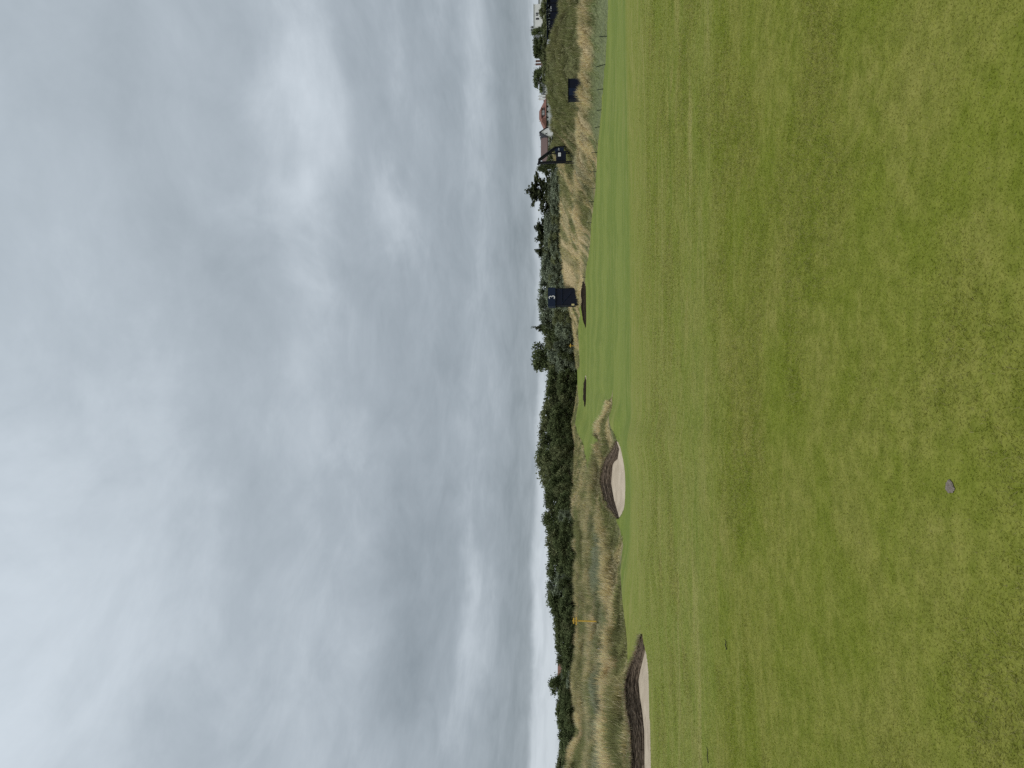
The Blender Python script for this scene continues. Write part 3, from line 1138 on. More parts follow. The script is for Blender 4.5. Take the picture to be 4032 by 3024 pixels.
def leaf_cloud(name, pts, size, mat, seed):
    rg = np.random.default_rng(seed)
    n = len(pts)
    a = rg.normal(size=(n, 3))
    a /= np.linalg.norm(a, axis=1, keepdims=True)
    b = rg.normal(size=(n, 3))
    b -= a * (a * b).sum(1, keepdims=True)
    b /= np.linalg.norm(b, axis=1, keepdims=True)
    s = (rg.uniform(0.55, 1.3, n) * size)[:, None]
    V = np.stack([pts - a * s * 0.6, pts + b * s * 0.4, pts + a * s * 0.6, pts - b * s * 0.4], 1)
    o = mesh_np(name, V.reshape(-1, 3), np.arange(4 * n), 4, mat)
    cell = np.floor(pts / (size * 3.2)).astype(np.int64)
    cl_t = hash2(cell[:, 0] * 7 + cell[:, 2] * 131, cell[:, 1] * 13 + cell[:, 2] * 17, seed)
    t = np.clip(0.55 * rg.beta(1.4, 2.2, n) + 0.55 * cl_t ** 1.4, 0, 1)
    add_color(o.data, 'tone', np.repeat(np.stack([t, t, t, np.ones(n)], 1), 4, axis=0))
    return o


def trunk_mesh(name, h, r, limbs, seed):
    rnd = random.Random(seed)
    m = MB()
    bend = rnd.uniform(-0.3, 0.3)
    path = [(bend * math.sin(t * 2.5), 0.2 * math.sin(t * 3 + seed), h * t) for t in (0, 0.2, 0.45, 0.7, 1.0)]
    path[0] = (path[0][0], path[0][1], -0.6)
    m.tube(path, r, 7, r * 0.35)
    for q in limbs:
        s = Vector(path[2]).lerp(Vector(path[3]), rnd.uniform(0, 0.6))
        e = Vector(q)
        m.tube([s, s.lerp(e, 0.5) + Vector((0, 0, -0.25)), e], r * 0.42, 5, r * 0.12)
    return m.build(name, BARK)


def proto_broadleaf(kind, seed, ncl=46, n=5200, low=0.05):
    """crown about 7.6 m wide, tree 10 m high, many small uneven clumps"""
    rg = np.random.default_rng(seed)
    cl = []
    lob = rg.uniform(0, 6.28, 3)
    for k in range(ncl):
        zz = 10 * (low + (0.93 - low) * rg.uniform(0.0, 1.0) ** 0.85)
        th = rg.uniform(0, 2 * math.pi)
        env = 3.3 * max(0.12, 1 - abs((zz - 4.3) / 6.0) ** 2.4) ** 0.5 * (1 + 0.16 * math.sin(2 * th + lob[0]) + 0.14 * math.sin(3 * th + lob[1]))
        rad = env * math.sqrt(rg.uniform(0.05, 1.0))
        cl.append((rad * math.cos(th), rad * math.sin(th), zz, rg.uniform(0.45, 1.2)))
    cl.append((0.2, 0, 9.2, 0.8))
    cl = np.array(cl)
    pts = []
    w = cl[:, 3] ** 2.2
    cnt = (n * 0.86 * w / w.sum()).astype(int)
    for c, k in zip(cl, cnt):
        p = c[:3] + rg.normal(0, 0.52, (k, 3)) * c[3] * np.array([1.15, 1.15, 0.8])
        pts.append(p)
    k = int(n * 0.14)               # twigs sticking out at random
    j = rg.integers(0, len(cl), k)
    pts.append(cl[j, :3] + rg.normal(0, 0.62, (k, 3)) * cl[j, 3:4])
    pts = np.concatenate(pts)
    pts = pts[(pts[:, 2] > 0.05) & (pts[:, 2] < 10.3)]
    root = empty('broadleaf_tree')
    crown = leaf_cloud('crown', pts, 0.42, LEAF[kind], seed + 1)
    crown.parent = root
    tr = trunk_mesh('trunk', 7.0, 0.26, [tuple(c[:3]) for c in cl[::9]], seed)
    tr.parent = root
    return root


def proto_pine(seed, n_whorl=9, n=3800):
    """ragged old pine: long uneven boughs swept up and out, 10 m high, about 6.4 m wide"""
    rg = np.random.default_rng(seed)
    pts, limbs = [], []
    nb = n_whorl * 4
    per = n // nb
    for k in range(nb):
        t = (k + 0.5) / nb
        zz = 1.2 + 7.4 * t
        th = k * 2.4 + rg.uniform(-0.6, 0.6)
        l2 = (3.5 * (1 - t) ** 0.55 + 0.5) * rg.uniform(0.45, 1.15)
        rise = rg.uniform(0.30, 0.85)
        s_ = rg.uniform(0.15, 1.0, per) ** 0.8
        fan = rg.normal(0, 0.22, per) * s_ * l2
        cx, sx = math.cos(th), math.sin(th)
        p = np.stack([cx * l2 * s_ - sx * fan, sx * l2 * s_ + cx * fan, zz + rise * l2 * s_ ** 1.3], -1)
        p += rg.normal(0, 0.13, (per, 3)) * np.array([1, 1, 1.3])
        pts.append(p)
        if k % 2 == 0:
            limbs.append((zz, cx * l2 * 0.8, sx * l2 * 0.8, zz + rise * l2 * 0.72))
    pts = np.concatenate(pts + [np.array([0, 0, 9.2]) + rg.normal(0, 0.2, (90, 3)) * [1, 1, 2.2]])
    root = empty('pine_tree')
    crown = leaf_cloud('crown', pts, 0.40, LEAF['pine'], seed + 1)
    crown.parent = root
    m = MB()
    m.tube([(0, 0, -0.6), (0.1, 0, 4), (0, 0.05, 9.3)], 0.24, 7, 0.05)
    for z0, x, y, z in limbs:
        m.tube([(0, 0, z0), (x, y, z)], 0.07, 4, 0.02)
    tr = m.build('trunk', BARK)
    tr.parent = root
    return root


PROTO = {'dark': [proto_broadleaf('dark', s) for s in (101, 102, 103)],
         'olive': [proto_broadleaf('olive', s) for s in (111, 112)],
         'silver': [proto_broadleaf('silver', s) for s in (121, 122, 123)],
         'round': [proto_broadleaf('dark', 131, 50, 5600, 0.16)],
         'pine': [proto_pine(141), proto_pine(142)]}
USED = set()


def plant_tree(kind, u, vtop, wpx, D, label, group, name=None, var=None, base=None, cat='tree'):
    lst = PROTO[kind]
    p = lst[var if var is not None else random.randrange(len(lst))]
    if id(p) in USED:
        r = copy_tree(p)
    else:
        r = p
        USED.add(id(p))
    x, y, z = on_ground(u, D)
    x, y, z = float(x), float(y), float(z)
    if base is not None:
        z = base
    ztop = float(at_range(u, vtop, D)[2])
    h = max(1.0, ztop - z)
    w = wpx * D / FPX
    nomw = 4.9 if kind == 'pine' else 6.2
    r.location = (x, y, z)
    r.rotation_euler = (0, 0, random.uniform(0, 6.28))
    r.scale = (w / nomw, w / nomw, h / 10.0)
    if name:
        r.name = name
    tag(r, label, cat, group)
    return r


# skyline of the tree belt: column, top
SKY = [(-30, 554), (0, 554.7), (12, 556.8), (25, 557.5), (45, 557), (52, 557.5), (56, 553.4), (68, 554), (80, 559.5), (84, 560.5), (102, 560), (107, 557), (112, 554.5), (120, 553),
       (135, 553.5), (150, 552.5), (158, 549), (165, 546.5), (180, 545), (205, 545), (212, 549), (222, 544), (235, 543.7), (245, 542), (258, 544), (272, 543), (283, 541.5),
       (290, 539), (298, 534.6), (312, 535), (325, 537.5), (338, 537.5), (346, 540), (352, 539), (362, 543), (375, 545.2), (395, 546), (425, 544), (436, 541), (452, 539),
       (458, 536.5), (475, 536.5), (490, 539), (505, 540.5), (520, 541), (535, 543), (552, 545), (562, 544), (575, 545), (590, 549), (598, 552)]
SU, SV = [p[0] for p in SKY], [p[1] for p in SKY]


def kind_at(u):
    r = random.random()
    if u > 470:
        return 'silver' if r < 0.62 else 'olive'
    if u > 395:
        return 'silver' if r < 0.2 else 'olive' if r < 0.65 else 'dark'
    if u > 280:
        return 'olive' if r < 0.45 else 'dark'
    return 'dark' if r < 0.62 else 'olive' if r < 0.9 else 'silver'


LBL = {'dark': '%s dark green broadleaf tree from the left in the tree belt',
       'olive': '%s olive green broadleaf tree from the left in the tree belt',
       'silver': '%s silvery leaved tree from the left in the tree belt'}
ONES = ['', 'first', 'second', 'third', 'fourth', 'fifth', 'sixth', 'seventh', 'eighth', 'ninth', 'tenth', 'eleventh', 'twelfth', 'thirteenth', 'fourteenth', 'fifteenth',
        'sixteenth', 'seventeenth', 'eighteenth', 'nineteenth']


def ordinal(n):
    if n < 20:
        return ONES[n]
    t = {2: ('twentieth', 'twenty-'), 3: ('thirtieth', 'thirty-'), 4: ('fortieth', 'forty-'), 5: ('fiftieth', 'fifty-')}[n // 10]
    return t[0] if n % 10 == 0 else t[1] + ONES[n % 10]


COUNT = {}


def numbered(key):
    COUNT[key] = COUNT.get(key, 0) + 1
    return ordinal(COUNT[key])


uu = -34.0
while uu < 592:
    vt = float(np.interp(uu, SU, SV))
    D = float(curve_D('R3', uu)) + random.uniform(24, 34)
    k = kind_at(uu)
    w = random.uniform(17, 25)
    plant_tree(k, uu, vt + random.uniform(-0.5, 2.5), w, D, LBL[k] % numbered(k), 'belt of trees behind the dunes')
    uu += random.uniform(6.8, 9.8)
uu = -36.0
while uu < 594:          # lower front rank, in front of the belt
    vt = float(np.interp(uu, SU, SV))
    vg = float(np.interp(uu, UU, [t for t in np.interp(UU, TU, [q[5][1] for q in T])]))
    D = float(curve_D('R3', uu)) + random.uniform(12, 17)
    k = kind_at(uu)
    w = random.uniform(12, 19)
    v2 = vt + (vg - vt) * random.uniform(0.28, 0.55)
    plant_tree(k, uu, v2, w, D, {'dark': '%s low dark green bush from the left along the front of the tree belt', 'olive': '%s low olive green bush from the left along the front of the tree belt',
                                 'silver': '%s low silvery grey bush from the left along the front of the tree belt'}[k] % numbered('front' + k), 'low bushes along the front of the tree belt', name='bush', cat='bush')
    uu += random.uniform(6.8, 9.6)

r3 = lambda u: float(curve_D('R3', u))
plant_tree('pine', 579, 526.3, 36, r3(579) + 38, 'tallest pine tree, ragged and dark, right end of the tree belt', None, var=0)
plant_tree('pine', 541, 534.6, 34, r3(541) + 38, 'dark pine tree second from the right end of the tree belt', None, var=1)
plant_tree('pine', 530, 536.0, 28, r3(530) + 40, 'dark pine tree joined to the left side of a wider pine', None, var=0)
plant_tree('pine', 518, 535.0, 20, r3(518) + 38, 'narrow pointed pine tree between the numbered tower and the wider pines', None, var=1)
plant_tree('pine', 441, 533.0, 13, r3(441) + 36, 'small spiky pine tree poking above the belt left of the numbered tower', None, var=0)
plant_tree('round', 412, 531.4, 28, r3(412) + 36, 'single round dark tree standing above the middle of the tree belt', None)
plant_tree('round', 82, 548.5, 17, r3(82) + 70, 'round dark tree beside the red gabled house on the left', None)
plant_tree('round', 601, 537.0, 10, 215, 'small round tree just left of the navy frame platform', None)

# ------------------------------------------------------------------ houses on the skyline
WHITE = plain('white_render', (0.82, 0.82, 0.80), 0.8, 0.05, 0.6)
REDTILE = plain('red_tile', (0.19, 0.095, 0.075), 0.85, 0.22, 1.6, stretch=(1, 1, 6))
BROWNTILE = plain('brown_tile', (0.125, 0.085, 0.078), 0.85, 0.18, 1.6, stretch=(1, 1, 6))
SLATE = plain('slate', (0.10, 0.105, 0.105), 0.7, 0.2, 1.5)
DARKWOOD = plain('dark_timber', (0.022, 0.022, 0.026), 0.6, 0.2)
BRICK = plain('brick', (0.16, 0.085, 0.065), 0.9, 0.25, 2.0)
STONEW = plain('pale_wall', (0.52, 0.54, 0.54), 0.85, 0.1, 0.7)
GREENP = plain('green_paint', (0.03, 0.05, 0.045), 0.5, 0.2)
POT = plain('chimney_pot', (0.35, 0.33, 0.32), 0.8, 0.15)


def glass_material():
    m, g, b = new_mat('window_glass')
    b.inputs['Base Color'].default_value = (0.02, 0.024, 0.028, 1)
    b.inputs['Roughness'].default_value = 0.08
    b.inputs['Specular IOR Level'].default_value = 0.6
    return m


GLASS = glass_material()


def X(u, Y):
    return at_plane(u, HORIZON, Y)[0]


def Zv(v, Y):
    return at_plane(384, v, Y)[2]


def gz(u, Y):
    return float(ground_z(X(u, Y), Y))


def window(root, u0, u1, v0, v1, Y, frame=WHITE):
    x0, x1, z0, z1 = X(min(u0, u1), Y), X(max(u0, u1), Y), Zv(max(v0, v1), Y), Zv(min(v0, v1), Y)
    t = 0.10
    m = MB()
    for q in ((x0, x1, z0, z0 + t), (x0, x1, z1 - t, z1), (x0, x0 + t, z0 + t, z1 - t), (x1 - t, x1, z0 + t, z1 - t)):
        m.box(q[0], q[1], Y - 0.07, Y + 0.05, q[2], q[3])
    if x1 - x0 > 1.2:
        xm = (x0 + x1) / 2
        m.box(xm - 0.04, xm + 0.04, Y - 0.06, Y + 0.04, z0 + t, z1 - t)
    w = m.build('window', frame, root)
    MB().box(x0 + t, x1 - t, Y - 0.02, Y + 0.02, z0 + t, z1 - t).build('pane', GLASS, w)
    return w


def chimney(root, u0, u1, v0, v1, Y, mat, pots=1):
    x0, x1, z0, z1 = X(u0, Y), X(u1, Y), Zv(v1, Y), Zv(v0, Y)
    m = MB().box(x0, x1, Y, Y + 0.7, z0, z1 - 0.2)
    m.box(x0 - 0.07, x1 + 0.07, Y - 0.07, Y + 0.77, z1 - 0.2, z1)
    c = m.build('chimney', mat, root)
    for k in range(pots):
        xc = x0 + (x1 - x0) * (k + 0.5) / pots
        MB().tube([(xc, Y + 0.35, z1), (xc, Y + 0.35, z1 + 0.55)], 0.15, 8, 0.11).build('chimney_pot', POT, c)
    return c


def hip_roof(name, u0, u1, ru0, ru1, v_e, v_r, Y, depth, mat, root, over=0.35):
    x0, x1 = X(u0, Y) - over, X(u1, Y) + over
    ra, rb = X(ru0, Y), X(ru1, Y)
    ze, zr = Zv(v_e, Y), Zv(v_r, Y)
    ym = Y + depth / 2
    y0, y1 = Y - over, Y + depth + over
    m = MB()
    A, B, C, D = (x0, y0, ze), (x1, y0, ze), (x1, y1, ze), (x0, y1, ze)
    P, Q = (ra, ym, zr), (rb, ym, zr)
    m.poly([A, B, Q, P]).poly([B, C, Q]).poly([C, D, P, Q]).poly([D, A, P])
    m.box(x0, x1, y0, y1, ze - 0.22, ze - 0.002)
    return m.build(name, mat, root)


def house_red():
    Y = 290.0
    g0 = gz(655, Y) - 0.5
    root = empty('house', (0, 0, 0))
    x0, x1 = X(640.5, Y), X(670.5, Y)
    zt = Zv(546.1, Y)
    MB().box(x0, x1, Y, Y + 9, g0, zt - 0.22).build('wall', WHITE, root)
    rf = hip_roof('roof', 640.5, 670.6, 654.5, 662.5, 546.1, 538.4, Y, 9, REDTILE, root)
    # lower side roof stepping down on the left
    m = MB()
    Ys = Y - 0.6
    zl = Zv(546.3, Y)
    pts = [(X(640.5, Y) - 0.3, zl), (X(651, Y), zl), (X(650.6, Y), Zv(542.1, Y)), (X(647, Y), Zv(542.3, Y)), (X(644.6, Y), Zv(543.9, Y))]
    m.prism(pts, Ys, Y + 3)
    m.build('side_roof', REDTILE, root)
    # dormer
    d = MB()
    d.box(X(653.8, Y), X(662, Y), Y + 0.3, Y + 4.5, Zv(544.6, Y), Zv(541.6, Y))
    dm = d.build('dormer', BROWNTILE, root)
    MB().box(X(653.2, Y), X(662.6, Y), Y + 0.05, Y + 4.5, Zv(541.6, Y), Zv(541.0, Y)).build('dormer_roof', REDTILE, root)
    for k in range(3):
        a = 654.6 + k * 1.55
        window(dm, a, a + 1.35, 541.9, 544.2, Y + 0.27)
    MB().box(x0 - 0.3, x1 + 0.3, Y - 0.42, Y - 0.30, Zv(546.55, Y), Zv(546.15, Y)).build('gutter', DARKWOOD, root)
    for a, b in ((662.0, 663.8), (656.8, 658.7), (651.5, 652.7)):
        window(root, a, b, 546.8, 548.4, Y - 0.02, DARKWOOD)
    MB().box(X(643.4, Y), X(648.7, Y), Y - 0.12, Y - 0.002, Zv(548.5, Y), Zv(546.8, Y)).build('garage_door', GREENP, root)
    chimney(root, 670.2, 672.0, 539.2, 545.5, Y + 3, WHITE)
    chimney(root, 673.3, 674.7, 539.4, 545.5, Y + 3, WHITE)
    chimney(root, 647.6, 649.0, 540.5, 543.0, Y + 3.5, WHITE)
    tag(root, 'white house with hipped red tiled roof, wide dormer and pale chimneys', 'house')
    # pale garden wall in front
    Yw = 278.0
    w = MB()
    zb = gz(648, Yw) - 0.6
    w.prism([(X(639.5, Yw), zb), (X(668, Yw), zb), (X(668, Yw), Zv(548.4, Yw)), (X(639.5, Yw), Zv(548.9, Yw))], Yw, Yw + 0.35)
    w2 = w.build('garden_wall', STONEW)
    tag(w2, 'long pale garden wall below the red roofed house', 'wall')


def house_gable():
    Y = 282.0
    g0 = gz(620, Y) - 0.5
    root = empty('house')
    ze, za = Zv(547.2, Y), Zv(540.1, Y)
    xl, xr, xa = X(632.4, Y), X(640.2, Y), X(636.2, Y)
    MB().prism([(xl, g0), (xr, g0), (xr, ze), (xa, za - 0.15), (xl, ze)], Y - 1.2, Y + 8).build('gable_wall', WHITE, root)
    m = MB()
    t = 0.32
    m.prism([(xr + 0.5, ze - 0.45), (xr + 0.5, ze - 0.45 + t), (xa, za + t), (xa, za)], Y - 1.6, Y + 8.2)
    m.prism([(xl - 0.5, ze - 0.45), (xa, za), (xa, za + t), (xl - 0.5, ze - 0.45 + t)], Y - 1.6, Y + 8.2)
    m.build('gable_roof', DARKWOOD, root)
    window(root, 634.9, 636.6, 545.2, 547.4, Y - 1.22)
    # long brown roofed wing
    x0, x1 = X(608.0, Y), xl + 0.2
    MB().box(x0 + 0.5, x1, Y, Y + 8, g0, Zv(547.2, Y)).build('wing_wall', WHITE, root)
    ym, zr, zb = Y + 4, Zv(540.2, Y), Zv(547.3, Y)
    r = MB()
    A, B, C, D = (X(607.6, Y), Y - 0.4, zb), (x1, Y - 0.4, zb), (x1, Y + 8.4, zb), (X(607.6, Y), Y + 8.4, zb)
    P, Q = (X(613.2, Y), ym, zr), (X(634.2, Y), ym, zr)
    r.poly([A, B, Q, P]).poly([B, C, Q]).poly([C, D, P, Q]).poly([D, A, P])
    r.box(A[0], B[0], A[1], C[1], zb - 0.25, zb - 0.002)
    r.build('wing_roof', BROWNTILE, root)
    chimney(root, 633.4, 635.2, 540.2, 544.0, Y + 2.5, WHITE)
    for a in (611.5, 616.5, 622.0, 627.0):
        window(root, a, a + 1.8, 547.9, 549.5, Y - 0.02)
    MB().tube([(X(625.7, Y), Y + 3.6, zr - 0.3), (X(625.7, Y), Y + 3.6, zr + 0.35)], 0.08, 6).build('vent_pipe', POT, root)
    tag(root, 'white gabled house with long plain brown roof behind the navy platform', 'house')


def house_slate():
    Y = 300.0
    g0 = gz(680, Y) - 0.5
    root = empty('house')
    x0, x1 = X(675.6, Y), X(696, Y)
    MB().box(x0, x1, Y, Y + 8, g0, Zv(543.5, Y)).build('wall', WHITE, root)
    hip_roof('roof', 675.6, 696, 684.5, 690, 543.4, 538.6, Y, 8, SLATE, root)
    MB().box(X(679.6, Y), X(679.9, Y), Y - 0.05, Y - 0.002, g0, Zv(543.6, Y)).build('downpipe', DARKWOOD, root)
    window(root, 680.8, 682.8, 544.0, 546.0, Y - 0.02)
    window(root, 676.6, 678.6, 544.0, 546.0, Y - 0.02)
    MB().box(X(672.2, Y), x0 - 0.05, Y + 0.4, Y + 5, g0, Zv(543.0, Y)).build('porch', BROWNTILE, root)
    tag(root, 'small white house with grey slate roof beside a round tree', 'house')


def house_brown():
    Y = 310.0
    g0 = gz(708, Y) - 0.5
    root = empty('house')
    x0, x1 = X(701.5, Y), X(717.5, Y)
    MB().box(x0, x1, Y, Y + 8, g0, Zv(544.4, Y)).build('wall', BRICK, root)
    hip_roof('roof', 701.5, 717.5, 704.0, 717.0, 544.2, 540.3, Y, 8, BROWNTILE, root)
    chimney(root, 708.6, 710.1, 535.8, 542.5, Y + 3.5, BRICK)
    chimney(root, 705.4, 706.9, 535.6, 542.5, Y + 3.5, BRICK)
    tag(root, 'brown roofed house with two tall dark brick chimneys', 'house')


def house_modern():
    Y = 300.0
    g0 = gz(750, Y) - 0.5
    root = empty('house')
    MB().box(X(740.2, Y), X(766.4, Y), Y, Y + 9, g0, Zv(533.7, Y)).build('wall', WHITE, root)
    MB().box(X(740.0, Y) - 0.2, X(766.6, Y) + 0.2, Y - 0.2, Y + 9.2, Zv(533.7, Y) + 0.003, Zv(533.45, Y)).build('flat_roof', STONEW, root)
    for a, b, c, d in ((756.5, 757.8, 535.9, 538.4), (754.8, 755.9, 535.9, 538.2), (750.7, 752.5, 535.9, 538.9)):
        window(root, a, b, c, d, Y - 0.02, DARKWOOD)
    MB().box(X(766.6, Y), X(790, Y), Y + 1.5, Y + 9, g0, Zv(538.6, Y)).build('side_wing', WHITE, root)
    MB().box(X(766.6, Y) + 0.05, X(790, Y), Y + 1.2, Y + 9.3, Zv(538.6, Y) + 0.003, Zv(538.2, Y)).build('side_roof', SLATE, root)
    chimney(root, 743.0, 744.6, 531.5, 534.2, Y + 5, SLATE, 2)
    chimney(root, 740.6, 741.6, 530.9, 534.2, Y + 5, SLATE, 1)
    MB().tube([(X(753.6, Y), Y + 4, Zv(533.7, Y)), (X(753.6, Y), Y + 4, Zv(531.9, Y))], 0.07, 6).build('aerial', POT, root)
    tag(root, 'white flat roofed modern house at the far right', 'house')
    Y2 = 296.0
    r2 = empty('house')
    g1 = gz(735, Y2) - 0.5
    MB().box(X(729.0, Y2), X(739.9, Y2), Y2, Y2 + 7, g1, Zv(540.2, Y2)).build('wall', WHITE, r2)
    m = MB()
    a, b = X(728.6, Y2), X(740.1, Y2)
    z0, z1 = Zv(540.2, Y2), Zv(534.4, Y2)
    m.poly([(a, Y2 - 0.3, z0), (b, Y2 - 0.3, z0), (b, Y2 + 3.5, z1), (a, Y2 + 3.5, z1)]).poly([(b, Y2 + 7.3, z0), (a, Y2 + 7.3, z0), (a, Y2 + 3.5, z1), (b, Y2 + 3.5, z1)])
    m.poly([(a, Y2 - 0.3, z0), (a, Y2 + 3.5, z1), (a, Y2 + 7.3, z0)]).poly([(b, Y2 - 0.3, z0), (b, Y2 + 7.3, z0), (b, Y2 + 3.5, z1)])
    m.build('roof', SLATE, r2)
    window(r2, 735.6, 737.2, 541.0, 542.4, Y2 - 0.02)
    tag(r2, 'low white house with dark roof left of the flat roofed house', 'house')


def house_left():
    Y = 205.0
    u0 = 84
    g0 = gz(95, Y) - 0.5
    root = empty('house')
    zr, ze = Zv(557.2, Y), Zv(563.5, Y)
    x0, x1 = X(89.5, Y), X(100.5, Y)
    MB().box(x0, x1, Y, Y + 7, g0, ze).build('wall', BRICK, root)
    m = MB()
    ym = Y + 3.5
    m.poly([(x0 - 2.2, Y - 0.4, ze), (x1 + 0.3, Y - 0.4, ze), (x1 + 0.3, ym, zr), (x0 - 2.2, ym, zr)])
    m.poly([(x1 + 0.3, Y + 7.4, ze), (x0 - 2.2, Y + 7.4, ze), (x0 - 2.2, ym, zr), (x1 + 0.3, ym, zr)])
    m.build('roof', plain('orange_tile', (0.17, 0.085, 0.06), 0.85, 0.2, 1.5), root)
    ga, gb, gp = X(85.8, Y), X(90.6, Y), X(88.2, Y)
    zg, zp = Zv(562.0, Y), Zv(557.9, Y)
    MB().prism([(ga, g0), (gb, g0), (gb, zg), (gp, zp), (ga, zg)], Y - 1.5, Y + 2).build('gable_wall', BRICK, root)
    b = MB()
    b.prism([(gb + 0.35, zg - 0.3), (gb + 0.35, zg), (gp, zp + 0.3), (gp, zp)], Y - 1.7, Y - 1.45)
    b.prism([(ga - 0.35, zg - 0.3), (gp, zp), (gp, zp + 0.3), (ga - 0.35, zg)], Y - 1.7, Y - 1.45)
    b.build('bargeboard', WHITE, root)
    chimney(root, 87.4, 88.8, 555.2, 558.5, Y + 3, BRICK)
    tag(root, 'red brick house with white bargeboards showing above the left trees', 'house')


for f in (house_red, house_gable, house_slate, house_brown, house_modern, house_left):
    f()

for (kd, u, vt, w, D, lb) in [
        ('round', 724, 532.6, 17, 286, 'wide dark tree right of the tall brick chimneys'),
        ('dark', 738.5, 530.8, 6.5, 292, 'slim dark tree at the corner of the flat roofed white house'),
        ('dark', 716, 533.5, 10, 288, 'loose dark tree standing next to the brick chimneys'),
        ('olive', 758, 538.6, 12, 270, 'olive bush in front of the flat roofed white house'),
        ('olive', 768, 541.0, 9, 268, 'olive bush at the right edge of the picture below the white house'),
        ('dark', 742, 540.6, 9, 272, 'small dark bush below the corner of the white house'),
        ('round', 691, 532.9, 17, 284, 'round dark tree between the slate house and the brick chimneys'),
        ('olive', 746, 542.6, 14, 262, 'low hedge bush above the navy stand, right part'),
        ('olive', 733, 542.9, 14, 262, 'low hedge bush above the navy stand, left part'),
        ('olive', 720, 541.6, 14, 262, 'low hedge bush above the leaning banner'),
        ('olive', 708, 541.0, 14, 262, 'hedge bush in front of the brown roofed house'),
        ('olive', 698, 541.8, 12, 260, 'hedge bush at the left end of the hedge'),
        ('dark', 608.5, 546.0, 8, 250, 'dark bush behind the mast of the navy platform'),
        ('olive', 618, 548.0, 12, 252, 'olive bush below the long brown roof'),
        ('olive', 628, 549.0, 10, 252, 'low olive bush by the white gable'),
        ]:
    plant_tree(kd, u, vt, w, D, lb, None, name='bush' if 'bush' in lb else None, cat='bush' if 'bush' in lb else 'tree')

# ------------------------------------------------------------------ tournament structures
NAVY = plain('navy_cloth', (0.005, 0.008, 0.020), 0.75, 0.25, 0.8)
NAVYB = plain('navy_board', (0.007, 0.015, 0.040), 0.5, 0.12, 0.5)
BLACKM = plain('dark_steel', (0.006, 0.0065, 0.009), 0.5, 0.25, 2.0)
WHITEP = plain('white_print', (0.78, 0.78, 0.78), 0.6, 0.04)
GREYP = plain('grey_panel', (0.60, 0.63, 0.65), 0.6, 0.12, 1.0)
YELLOW = plain('yellow_paint', (0.66, 0.43, 0.07), 0.6, 0.12, 2.0)


def digit_three(x, y, z, h, mat, parent):
    """white figure 3 as a bent strip, lower bowl larger"""
    m = MB()

    def arc(cx, cz, r, a0, a1, wdt):
        n = 14
        for k in range(n):
            t0, t1 = a0 + (a1 - a0) * k / n, a0 + (a1 - a0) * (k + 1) / n
            o = []
            for t, rr in ((t0, r - wdt), (t0, r), (t1, r), (t1, r - wdt)):
                o.append((cx + math.cos(t) * rr, cz + math.sin(t) * rr))
            if a1 < a0:
                o = o[::-1]
            m.prism(o, y - 0.03, y)
    h *= 1.12
    z -= h * 0.04
    r1, r2 = h * 0.26, h * 0.30
    arc(x, z + h - r1, r1, R(150), R(-85), h * 0.125)
    arc(x, z + r2, r2, R(80), R(-150), h * 0.125)
    return m.build('numeral', mat, parent)


def range_where(u, v, D0, D1):
    """first range between D0 and D1 at which the ground is met at sight height v"""
    D = np.linspace(D0, D1, 600)
    x, y, _ = at_range(np.full(600, u), np.full(600, HORIZON), D).T
    zz = at_range(np.full(600, u), np.full(600, v), D)[:, 2]
    d = ground_z(x, y) - zz
    i = int(np.argmax(d > 0)) if (d > 0).any() else int(np.argmin(np.abs(d)))
    return float(y[i])


def tower_three():
    Y = range_where(479, 575.0, 179.5, 196)
    root = empty('scaffold_tower', (0, 0, 0))
    x0, x1 = X(462.8, Y), X(480.2, Y)
    zb = min(gz(463, Y), gz(480, Y), Zv(574.2, Y)) - 0.4
    z1, z2, z3 = Zv(574.0, Y), Zv(555.4, Y), Zv(547.9, Y)
    dep = 4.2
    MB().box(x0 + 0.12, x1 - 0.12, Y + 0.12, Y + dep, zb, z2).build('cloth_skirt', NAVY, root)
    MB().box(x0 - 0.1, x1 + 0.1, Y - 0.12, Y + 0.05, z2 + 0.02, z3).build('number_board', NAVYB, root)
    MB().box(x1 + 0.12, x1 + 0.2, Y - 0.1, Y + dep, z2 + 0.02, z3).build('side_board', NAVYB, root)
    MB().box(x0 - 0.2, x0 - 0.12, Y - 0.1, Y + dep, z2 + 0.02, z3).build('side_board', NAVYB, root)
    zm = Zv(562.0, Y)
    m = MB()
    for x in (x0 + 0.06, x1 - 0.06):
        for y in (Y + 0.05, Y + dep):
            m.tube([(x, y, zb), (x, y, z3 + 0.1)], 0.05, 6)
    m.build('pole', BLACKM, root)
    MB().box(x0 + 0.05, x1 - 0.05, Y + 0.0, Y + 0.1, zm - 0.06, zm + 0.06).build('rail', NAVYB, root)
    MB().tube([(X(464.6, Y), Y + 0.05, zm), (X(475.5, Y), Y + 0.05, Zv(571.4, Y))], 0.07, 6).build('brace', NAVYB, root)
    digit_three(X(470.9, Y), Y - 0.125, Zv(554.7, Y), Zv(549.2, Y) - Zv(554.7, Y), WHITEP, root)
    MB().box(x0, x1, Y + 0.2, Y + dep, z2 - 0.1, z2 + 0.01).build('deck', BLACKM, root)
    tag(root, 'navy clad scaffold tower with a white 3 on its top board', 'tower')
    b = MB().box(X(462.6, Y - 1), X(464.2, Y - 1), Y - 1.2, Y - 0.9, Zv(574.4, Y), Zv(571.6, Y)).build('marker_board', plain('pale_yellow', (0.62, 0.52, 0.26), 0.6, 0.1))
    MB().tube([(X(463.4, Y - 1), Y - 0.85, gz(463.4, Y - 1) - 0.2), (X(463.4, Y - 1), Y - 0.85, Zv(572.5, Y))], 0.04, 6).build('post', BLACKM, b)
    tag(b, 'small pale yellow marker board at the foot of the numbered tower', 'sign')


